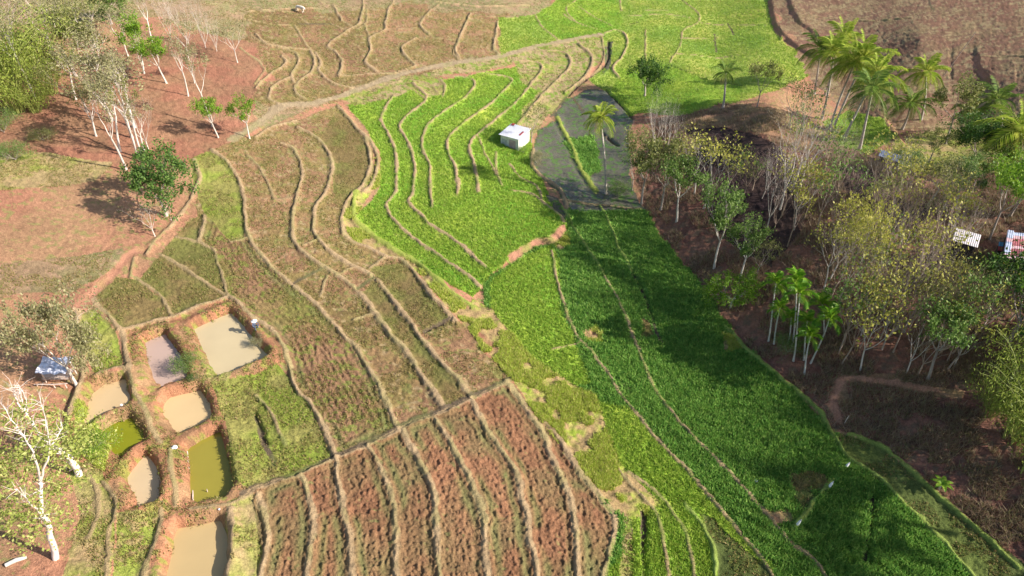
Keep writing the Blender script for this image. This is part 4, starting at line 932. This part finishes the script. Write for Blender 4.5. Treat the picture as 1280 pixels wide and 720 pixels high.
# ------------------------------------------------------------------ the two old white trees at lower left, limb by limb
def limbtree(name, base, limbs, label, leafpts, nleaf, lm, wood):
    p = spot(*base); o = empty(name, p); T = MB(); Lf = MB(); r = random.Random(5)
    tips = []
    for pts, r0, r1 in limbs:
        q = [at_plane(a, b_, p.y+dy)-p for a, b_, dy in pts]; n = len(q)
        q2 = []; 
        for k in range(n-1):
            for j in range(3): q2.append(q[k].lerp(q[k+1], j/3)+(rv(r, .05) if j else Vector()))
        q2.append(q[-1]); m = len(q2)
        T.tube(q2, [(r0+(r1-r0)*(k/(m-1))**.8)*.62 for k in range(m)], 7)
        # twigs along the limb
        for k in range(m//2, m):
            for _ in range(3):
                d = (rv(r)+Vector((0, 0, .7))).normalized(); L_ = r.uniform(.4, 1.3); a = q2[k]; b_ = a+d*L_*.5+rv(r, .1); c = b_+(d+rv(r, .5)).normalized()*L_*.5
                T.tube([a, b_, c], [r1*.3+.01, .012, .006], 3); tips.append(c)
    T0 = link('trunk', T.mesh('trunk', [wood], True), o)
    for (a, b_, dy, rad, cnt) in leafpts:
        c = at_plane(a, b_, p.y+dy)-p
        cl_ = [Vector((r.gauss(0, 1), r.gauss(0, 1), r.gauss(0, .8)))*rad*.55 for _ in range(14)]
        for k in range(int(cnt*1.7)):
            q = cl_[k % 14]+Vector((r.gauss(0, 1), r.gauss(0, 1), r.gauss(0, .7)))*rad*.17; leaf(Lf, r, c+q, .21)
    T0.data = T.mesh('trunk', [wood], True)
    link('crown', Lf.mesh('crown', [lm]), o); tag(o, label, 'tree'); return o
WB = mat('bark_weathered_white', (.72,.62,.56), .75, .22, 3, .3, streak=(1.5, 1.5, .5))
limbtree('old_white_tree', (70,698), [
  ([(70,700,0),(66,680,0),(58,650,0),(52,643,0)], .36, .24), ([(52,643,0),(51,620,.3),(50,600,.5)], .22, .15),
  ([(50,600,.5),(57,580,.6),(62,562,.8),(60,545,.8),(57,525,1)], .13, .05), ([(50,600,.5),(46,580,0),(42,565,0),(30,545,0),(20,535,0)], .13, .05),
  ([(62,562,.8),(72,545,1.5),(78,535,1.8)], .08, .03), ([(52,643,0),(40,632,-.6),(32,622,-1),(22,612,-1.2)], .12, .03),
  ([(30,545,0),(14,525,.2),(2,505,.4)], .05, .02), ([(57,525,1),(54,512,1),(50,502,1)], .04, .02)],
  'old white tree with forking branches and thin yellow green leaves, lowest at left',
  [(20,575,0,2.2,500),(12,620,-.5,2.4,550),(50,590,1,2.0,350),(75,600,1.5,1.8,300),(35,640,0,2.0,400),(60,540,1.2,1.7,330),(10,545,0,2,300),(80,650,1,1.2,120)], 0, LYG, WB)
limbtree('old_white_tree', (100,594), [
  ([(100,596,0),(92,580,0),(85,570,0),(76,564,0),(66,560,0)], .42, .20), ([(92,584,0),(84,592,.4),(74,606,.6),(72,618,.6)], .10, .04),
  ([(66,560,0),(54,548,.3),(42,532,.5),(34,518,.5),(28,505,.5)], .18, .12), ([(34,518,.5),(22,504,.4),(17,492,.4),(18,484,.4)], .11, .04), ([(28,505,.5),(26,492,.6),(24,482,.6)], .09, .04), ([(34,518,.5),(33,500,1),(28,488,1)], .06, .03)],
  'thick white leaning trunk with bare upper limbs beside the small ponds',
  [(88,545,.5,1.8,350),(70,530,1,1.6,250),(100,540,.5,1.2,180),(95,560,.4,1,100)], 0, LYG, WB)
# fallen log
p = spot(8,708); q = spot(34,698); mb = MB(); mb.tube([p+Vector((0,0,.12)), p.lerp(q,.5)+Vector((0,.08,.15)), q+Vector((0,0,.13))], [.13,.15,.10], 8); o = link('fallen_log', mb.mesh('fallen_log', [BW], True)); tag(o, 'pale fallen log lying on red soil in the lower left corner', 'log')

# ------------------------------------------------------------------ hut, roofs, shelter
TIN = mat('tin_white', (.62,.62,.67), .45, .10, 2, .5, streak=(6, .4, 1)); WALLW = mat('white_wall', (.62,.60,.57), .6, .2, 2); RUST = mat('rust_red', (.33,.05,.05), .7, .3, 3); DARK = mat('dark_wall', (.05,.04,.04), .9)
def corr(mb, o, ex, ey, nx, amp, th=.03):   # corrugated sheet with thickness, ribs running along ey
    nrm = ex.cross(ey).normalized(); st = []
    for k in range(nx+1):
        z = amp*(1 if k % 2 else -1); st.append(o+ex*(k/nx)+nrm*z)
    for k in range(nx):
        a, b_ = st[k], st[k+1]; mb.face([a, b_, b_+ey, a+ey]); mb.face([a-nrm*th, a+ey-nrm*th, b_+ey-nrm*th, b_-nrm*th]); mb.face([a, a-nrm*th, b_-nrm*th, b_]); mb.face([a+ey, b_+ey, b_+ey-nrm*th, a+ey-nrm*th])
    mb.face([st[0], st[0]+ey, st[0]+ey-nrm*th, st[0]-nrm*th]); mb.face([st[-1], st[-1]-nrm*th, st[-1]+ey-nrm*th, st[-1]+ey])
# white hut: corner nearest the camera at (648,190)
c0 = spot(648,189); zb = c0.z-.1
pl = at(626,182, c0.z); pr = at(662,176.5, c0.z); L0 = Vector(map(float, pl)); R0 = Vector(map(float, pr))
ex = Vector((L0.x-c0.x, L0.y-c0.y, 0)); ey = Vector((R0.x-c0.x, R0.y-c0.y, 0)); print('hut', ex.length, ey.length)
hut = empty('field_hut', (c0.x, c0.y, zb)); tag(hut, 'small white tin roofed hut among the bright green terraces', 'hut')
hL, hR = 1.75, 1.95
w = MB()
def prismwall(a, b_, h0, h1, th=.08):
    d = (b_-a); nn = Vector((-d.y, d.x, 0)).normalized()*th; A = [a, b_, b_+Vector((0,0,h1)), a+Vector((0,0,h0))]; B = [q+nn for q in A]
    w.face(A); w.face(B[::-1])
    for k in range(4): w.face([A[k], B[k], B[(k+1) % 4], A[(k+1) % 4]])
O = Vector(); g = .01
prismwall(ex, O, hL, hR); prismwall(O, ey, hR, hR); prismwall(ey, ex+ey, hR, hL); prismwall(ex+ey, ex, hL, hL)
link('wall', w.mesh('wall', [WALLW]), hut)
rf = MB(); a = O-ex*.06-ey*.05+Vector((0,0,hR+.08)); exr = ex*1.16+Vector((0,0,hL-hR)); corr(rf, a+ey*1.1, exr, -ey*1.1, 24, .02); ro = link('roof', rf.mesh('roof', [TIN]), hut)
for (s0, t0, sl, tl) in ((.12,.30,.08,.36),(.80,.86,.14,.2)):
    m_ = MB(); nrm = Vector((0,0,1)); a = O-ex*.06-ey*.05+exr*s0+ey*1.1*t0+Vector((0,0,hR+.13)); x_, y_ = exr*sl, ey*tl
    m_.face([a, a+x_, a+x_+y_, a+y_]); b4 = [q-Vector((0,0,.03)) for q in (a, a+x_, a+x_+y_, a+y_)]; m_.face(b4[::-1])
    link('roof_patch', m_.mesh('roof_patch', [RUST]), ro)
dn = Vector((-ex.y, ex.x, 0)).normalized(); dn = dn if dn.dot(ey) < 0 else -dn
m_ = MB(); a = ex*.16+dn*.025+Vector((0,0,.1)); b_ = ex*.52+dn*.025+Vector((0,0,.1)); m_.face([b_, a, a+Vector((0,0,1.45)), b_+Vector((0,0,1.4))]); m_.face([q+dn*-.02 for q in (a, b_, b_+Vector((0,0,1.4)), a+Vector((0,0,1.45)))]); link('door', m_.mesh('door', [mat('door_pink_grey', (.42,.30,.33), .7, .2, 2)]), hut)
m_ = MB()
for (s0, sl) in ((.64,.30),): a = ex*s0+dn*.022; b_ = ex*(s0+sl)+dn*.022; m_.face([b_+Vector((0,0,.2)), a+Vector((0,0,.2)), a+Vector((0,0,1.3)), b_+Vector((0,0,1.3))]); m_.face([a, b_, b_+Vector((0,0,.12)), a+Vector((0,0,.12))])
link('wall_panel', m_.mesh('wall_panel', [mat('grey_tin', (.45,.46,.46), .5, .2, 3)]), hut)

def roofed(name, quad, h, label, mats, cat='house', strips=None, slope=.35, wall=None, nribs=26):
    """quad: photo pixels of the four eave corners, front left, front right, back right, back left"""
    vs = [spot(*quad[0]), spot(*quad[1]), spot(*quad[2]), spot(*quad[3])]; zb = min(p.z for p in vs)
    # eaves at height h: lift the corners and slide them back along the sight line by re-solving for that height
    c = [Vector(map(float, at(a, b_, zb+h+(slope if k > 1 else 0)))) for k, (a, b_) in enumerate(quad)]
    o = empty(name, (sum(p.x for p in c)/4, sum(p.y for p in c)/4, zb)); tag(o, label, cat); base = o.location
    q = [p-base for p in c]; ex, ey = q[1]-q[0], q[3]-q[0]; gap = .06
    ins = [q[0].lerp(q[2], .08), q[1].lerp(q[3], .08), q[2].lerp(q[0], .08), q[3].lerp(q[1], .08)]
    wm = MB(); 
    for k in range(4):
        a, b_ = ins[k], ins[(k+1) % 4]; wm.face([Vector((a.x, a.y, -.3)), Vector((b_.x, b_.y, -.3)), b_-Vector((0,0,gap)), a-Vector((0,0,gap))])
    link('wall', wm.mesh('wall', [wall or DARK]), o)  # all four walls near black unless another material is passed
    if strips is None:
        rf = MB(); corr(rf, q[0], ex, ey, nribs, .02); link('roof', rf.mesh('roof', [mats[0]]), o)
    else:
        x = 0
        for k, (wd_, mi) in enumerate(strips):
            rf = MB(); corr(rf, q[0]+ey*x+Vector((0,0,.012*(k % 2))), ex, ey*(wd_*.97), nribs, .015); link('roof_sheet', rf.mesh('roof_sheet', [mats[mi]]), o); x += wd_
    return o
ROOFG = mat('weathered_pale_tin', (.60,.55,.56), .6, .18, 2.5, .4, streak=(4, .6, 1)); BLUEW = mat('pale_blue_tin', (.42,.47,.60), .5, .2, 2); PINK = mat('faded_pink_tin', (.55,.36,.38), .6, .2, 2); REDR = mat('dark_red_tin', (.34,.10,.11), .6, .25, 2); BLUE = mat('blue_tarp', (.10,.28,.42), .5, .1)
roofed('shed', [(1190,300),(1222,309.5),(1228,294),(1195,284.5)], 2.0, 'shed with plain weathered white sheet roof beyond the wood', [ROOFG])
roofed('house', [(1258,323),(1296,326),(1298,297),(1261,290)], 2.2, 'house with faded red and pink striped tin roof at the right edge', [REDR, PINK, BLUEW], strips=[(.12,1),(.12,0),(.14,0),(.10,1),(.16,0),(.12,0),(.12,1),(.12,2)])
h2 = roofed('lean_to', [(1254,321.5),(1262,323),(1268,289),(1260,287)], 2.35, 'narrow pale blue tin lean-to on the left side of the red roofed house', [BLUEW, PINK], strips=[(.14,1),(.15,0),(.13,0),(.15,0),(.14,1),(.15,0),(.14,0)], nribs=6)
roofed('tarp_shelter', [(1247.5,313),(1254,314),(1256,303),(1249,302)], 1.6, 'small blue and red sheet shelter against the pale blue lean-to', [RUST, BLUE], strips=[(.5,0),(.5,1)], cat='shelter', nribs=4)
roofed('tin_shed', [(1098,194.5),(1126,203.5),(1129,197),(1101,186.5)], 1.2, 'low shed with patchy silver blue tin roof behind the wooded ridge', [mat('silver_blue_tin', (.58,.60,.72), .5, .35, 5)])
# open bamboo shelter under the pale leafy tree
BAM = mat('bamboo_pole', (.62,.50,.42), .7, .2, 3); TARP = mat('blue_white_tarp', (.62,.64,.76), .5, .35, 3)
p0 = spot(58,478); sh = empty('open_shelter', p0); tag(sh, 'open bamboo platform shelter with blue and white tarp roof under the pale leafy tree', 'shelter')
W_, D_, Hs = 1.9, 1.05, 1.25
for (x, y) in ((0,0),(W_,0.15),(W_,D_),(0,D_)):
    m_ = MB(); m_.tube([Vector((x,y,-.15)), Vector((x+.03,y,Hs*.5)), Vector((x,y,Hs+(.35 if y > 1 else .05)))], [.06,.055,.05], 7); link('post', m_.mesh('post', [BAM], True), sh)
m_ = MB(); n = 8
for i in range(n):
    for j in range(6):
        def tp(i, j): s_, t_ = i/n, j/6; return Vector((-.25+(W_+.5)*s_, -.25+(D_+.5)*t_, Hs+.08+.35*t_+.09*math.sin(i*2.1+j*1.3)-.10*math.sin(math.pi*s_)))
        m_.face([tp(i, j), tp(i+1, j), tp(i+1, j+1), tp(i, j+1)]); m_.face([q-Vector((0,0,.02)) for q in (tp(i, j+1), tp(i+1, j+1), tp(i+1, j), tp(i, j))])
link('roof', m_.mesh('roof', [TARP], True), sh)
m_ = MB()
for k in range(14): y = .05+k*(D_-.1)/13; m_.tube([Vector((-.15,y,.55)), Vector((W_+.15,y,.56))], [.035,.035], 5)
link('platform', m_.mesh('platform', [BAM]), sh)
for y in (0.0, D_):
    m_ = MB(); m_.tube([Vector((-.1,y-.07,.48)), Vector((W_+.1,y-.07,.5))], [.045,.045], 6); link('rail', m_.mesh('rail', [BAM]), sh)
m_ = MB(); m_.tube([Vector((-.6,-.5,.3)), Vector((W_*.5,-.55,.34)), Vector((W_+.2,-.5,.4))], [.05,.05,.05], 6)
for x in (-.4, W_*.5, W_): m_.tube([Vector((x,-.52,-.1)), Vector((x,-.52,.36))], [.04,.04], 5)
link('bench', m_.mesh('bench', [BAM]), sh)

# ------------------------------------------------------------------ small things
def blob(seed, sx, sy, sz, rough=.25, nu=12, nv=8, shift=None):
    r = random.Random(seed); mb = MB(); g_ = [[1+r.uniform(-rough, rough) for _ in range(nu)] for _ in range(nv+1)]
    def q(i, j): i %= nu; th = math.pi*j/nv; ph = 6.283*i/nu; k = g_[j][i] if 0 < j < nv else 1; return Vector((math.sin(th)*math.cos(ph)*sx*k, math.sin(th)*math.sin(ph)*sy*k, math.cos(th)*sz*k))
    for i in range(nu):
        for j in range(nv): mb.face([q(i, j), q(i, j+1), q(i+1, j+1), q(i+1, j)])
    return mb
WH = mat('white_sack', (.82,.80,.80), .6, .08, 6)
def sack(uu, vv, s, label, seed, nm='sack', m=None, cat='sack'):
    p = spot(uu, vv); o = link(nm, blob(seed, .30*s, .22*s, .18*s).mesh(nm, [m or WH], True)); o.location = p+Vector((0,0,.12*s)); tag(o, label, cat); return o
sack(220.5,564, .7, 'crumpled white sack on the red bank at the corner of the long green pond', 2)
sack(154,511, .4, 'small pale sack on the dyke corner above the little green pond', 4)
sack(276,641, .3, 'tiny white scrap on the bank above the lowest pond', 9, 'plastic_scrap', cat='litter')
sack(945,602, .55, 'bright white plastic bag lying in the green valley paddy', 5, 'plastic_bag', cat='bag')
# farm worker in white hat squatting on the pond bank
def person(uu, vv, label):
    p = spot(uu, vv); me = bpy.data.meshes.new('person'); J = [(0,0,.30,.15),(0,-.04,.45,.14),(0,-.10,.62,.155),(0,-.14,.74,.10),(0,-.18,.83,.055),(0,-.2,.93,.09),
      (.1,0,.28,.10),(.16,-.34,.40,.075),(.15,-.20,.06,.05),(.15,-.36,.03,.045),(-.1,0,.28,.10),(-.16,-.34,.40,.075),(-.15,-.20,.06,.05),(-.15,-.36,.03,.045),
      (.2,-.12,.70,.065),(.28,-.24,.50,.045),(.16,-.46,.42,.035),(-.2,-.12,.70,.065),(-.28,-.24,.50,.045),(-.16,-.46,.42,.035)]
    E = [(0,1),(1,2),(2,3),(3,4),(4,5),(0,6),(6,7),(7,8),(8,9),(0,10),(10,11),(11,12),(12,13),(3,14),(14,15),(15,16),(3,17),(17,18),(18,19)]
    me.from_pydata([j[:3] for j in J], E, []); o = link('person', me); o.location = p; o.rotation_euler = (0,0,R(60)); o.modifiers.new('s', 'SKIN')
    for sv, j in zip(me.skin_vertices[0].data, J): sv.radius = (j[3], j[3])
    me.skin_vertices[0].data[0].use_root = True
    sd = o.modifiers.new('d', 'SUBSURF'); sd.levels = sd.render_levels = 2
    me.materials.append(mat('dark_work_clothes', (.10,.12,.18), .9)); tag(o, label, 'person')
    hb = MB(); n = 14
    for k in range(n):
        a0, a1 = 6.283*k/n, 6.283*(k+1)/n; rim = lambda a, rr_, z: Vector((math.cos(a)*rr_, math.sin(a)*rr_-.2, z))
        hb.face([rim(a0,.27,.96), rim(a1,.27,.96), rim(a1,.12,1.02), rim(a0,.12,1.02)]); hb.face([rim(a0,.12,1.02), rim(a1,.12,1.02), rim(a1,.09,1.10), rim(a0,.09,1.10)]); hb.face([rim(a0,.09,1.10), rim(a1,.09,1.10), Vector((0,-.2,1.12))]); hb.face([rim(a1,.27,.955), rim(a0,.27,.955), Vector((0,-.2,.97))])
    link('hat', hb.mesh('hat', [WH], True), o)
person(320,415, 'person in white hat and dark clothes squatting beside the largest square pond')
# white cow far off on the brown terrace
def cow(uu, vv, label):
    p = spot(uu, vv); me = bpy.data.meshes.new('cow')
    J = [(0,0,1.0,.30),(.45,0,1.02,.33),(.85,0,1.02,.30),(-.45,0,1.0,.30),(-.75,0,1.02,.24),(1.15,0,1.12,.18),(1.4,0,.95,.13),(1.6,0,.72,.09),
       (.85,.17,.7,.11),(.85,.18,.4,.07),(.85,.18,.05,.06),(.85,-.17,.7,.11),(.9,-.18,.4,.07),(.9,-.18,.05,.06),
       (-.7,.18,.75,.13),(-.82,.19,.42,.07),(-.74,.19,.05,.06),(-.7,-.18,.75,.13),(-.85,-.19,.42,.07),(-.78,-.19,.05,.06),(-.95,0,1.0,.04),(-1.0,0,.5,.03)]
    E = [(0,1),(1,2),(0,3),(3,4),(2,5),(5,6),(6,7),(2,8),(8,9),(9,10),(2,11),(11,12),(12,13),(4,14),(14,15),(15,16),(4,17),(17,18),(18,19),(4,20),(20,21)]
    me.from_pydata([j[:3] for j in J], E, []); o = link('cow', me); o.location = p; o.rotation_euler = (0,0,R(-35))
    o.modifiers.new('s', 'SKIN')
    for sv, j in zip(me.skin_vertices[0].data, J): sv.radius = (j[3], j[3])
    me.skin_vertices[0].data[0].use_root = True
    sd = o.modifiers.new('d', 'SUBSURF'); sd.levels = sd.render_levels = 1
    me.materials.append(mat('cream_hide', (.78,.70,.58), .8, .1)); tag(o, label, 'cow')
cow(375,15, 'cream coloured cow grazing on the far brown terrace at the top')
# bamboo stakes and fish-pond posts
def stake(uu, vv, h, label, group, r_=.035, lean=(0, 0), m=BAM):
    p = spot(uu, vv); mb = MB(); mb.tube([Vector((0,0,-.2)), Vector((lean[0]*.5, lean[1]*.5, h*.5)), Vector((lean[0], lean[1], h))], [r_, r_*.9, r_*.7], 6); o = link('stake', mb.mesh('stake', [m], True)); o.location = p; tag(o, label, 'stake', group); return o
# pale feed bags standing on the paddy dyke
for (a, b_, rz, lab) in ((1057,584,.5,'upper of the three pale upright feed bags beside the valley dyke'),(1036,610,.9,'middle of the three pale upright feed bags, at the corner of the dark plot'),(996,657,.7,'lowest of the three pale upright feed bags in the green paddy')):
    p = spot(a, b_); mb = MB(); n = 10; prof = [(0,.16,.10),(.12,.20,.14),(.4,.20,.13),(.62,.16,.09),(.72,.06,.05),(.80,.13,.04)]
    for k in range(len(prof)-1):
        for i in range(n):
            f_ = lambda i, t: Vector((math.cos(6.283*i/n)*t[1], math.sin(6.283*i/n)*t[2], t[0]))
            mb.face([f_(i, prof[k]), f_(i+1, prof[k]), f_(i+1, prof[k+1]), f_(i, prof[k+1])])
    o = link('feed_bag', mb.mesh('feed_bag', [WH], True)); o.location = p; o.rotation_euler = (.15, .1, rz); o.scale = (.75,.75,.8); tag(o, lab, 'bag', 'pale feed bags in the valley paddy')
for k, (a, b_, h, lx, lab) in enumerate(((1179,95,6.5,2.2,'long thin leaning pole against the brown hillside'),(257,612,.8,.1,'short stake in the shallow end of the long green pond'),(1055,530,1,.1,'short white stake beside the path at the wood foot'))):
    stake(a, b_, h, lab, None, .07 if k == 0 else .04, (lx, 0), BT if k == 0 else BAM)
# pole fence along the long green pond
fe = empty('pond_edging', spot(239,598)); tag(fe, 'row of pale bamboo edging along the left bank of the long green pond', 'edging')
for k in range(9):
    t = k/8; a = spot(232+8*t, 560+62*t)-fe.location; mb = MB(); mb.tube([a+Vector((0,0,-.5)), a+Vector((.02,0,.15))], [.04,.035], 5); link('post', mb.mesh('post', [BAM]), fe)
mb = MB(); mb.tube([spot(232,560)-fe.location+Vector((0,0,.12)), spot(238,590)-fe.location+Vector((0,0,.12)), spot(240,622)-fe.location+Vector((0,0,.12))], [.05,.05,.05], 6); link('rail', mb.mesh('rail', [BAM]), fe)

# ------------------------------------------------------------------ light
SUN_EL = R(31); az = R(-16)     # sun stands to the right, slightly behind the camera
sd = Vector((math.cos(SUN_EL)*math.cos(az), math.cos(SUN_EL)*math.sin(az), math.sin(SUN_EL)))
sl = bpy.data.lights.new('sun', 'SUN'); so = bpy.data.objects.new('sun', sl); COL.objects.link(so)
so.rotation_euler = (-sd).to_track_quat('-Z', 'Y').to_euler(); sl.energy = 5.0; sl.angle = R(.6); sl.color = (1, .93, .84)
w_ = bpy.data.worlds.new('World'); scene.world = w_; w_.use_nodes = True; t = w_.node_tree
sk = t.nodes.new('ShaderNodeTexSky'); sk.sky_type = 'NISHITA'; sk.sun_disc = False; sk.sun_elevation = SUN_EL; sk.sun_rotation = math.atan2(sd.x, sd.y); sk.altitude = 100; sk.dust_density = 1.5
t.links.new(sk.outputs[0], t.nodes['Background'].inputs[0]); t.nodes['Background'].inputs[1].default_value = .10
vs_ = scene.view_settings; vs_.view_transform = 'Standard'; vs_.look = 'None'; vs_.gamma = 1; vs_.exposure = .78; vs_.use_curve_mapping = False
scene.cycles.max_bounces = 6; scene.cycles.transparent_max_bounces = 8
print('objects', len(scene.objects))
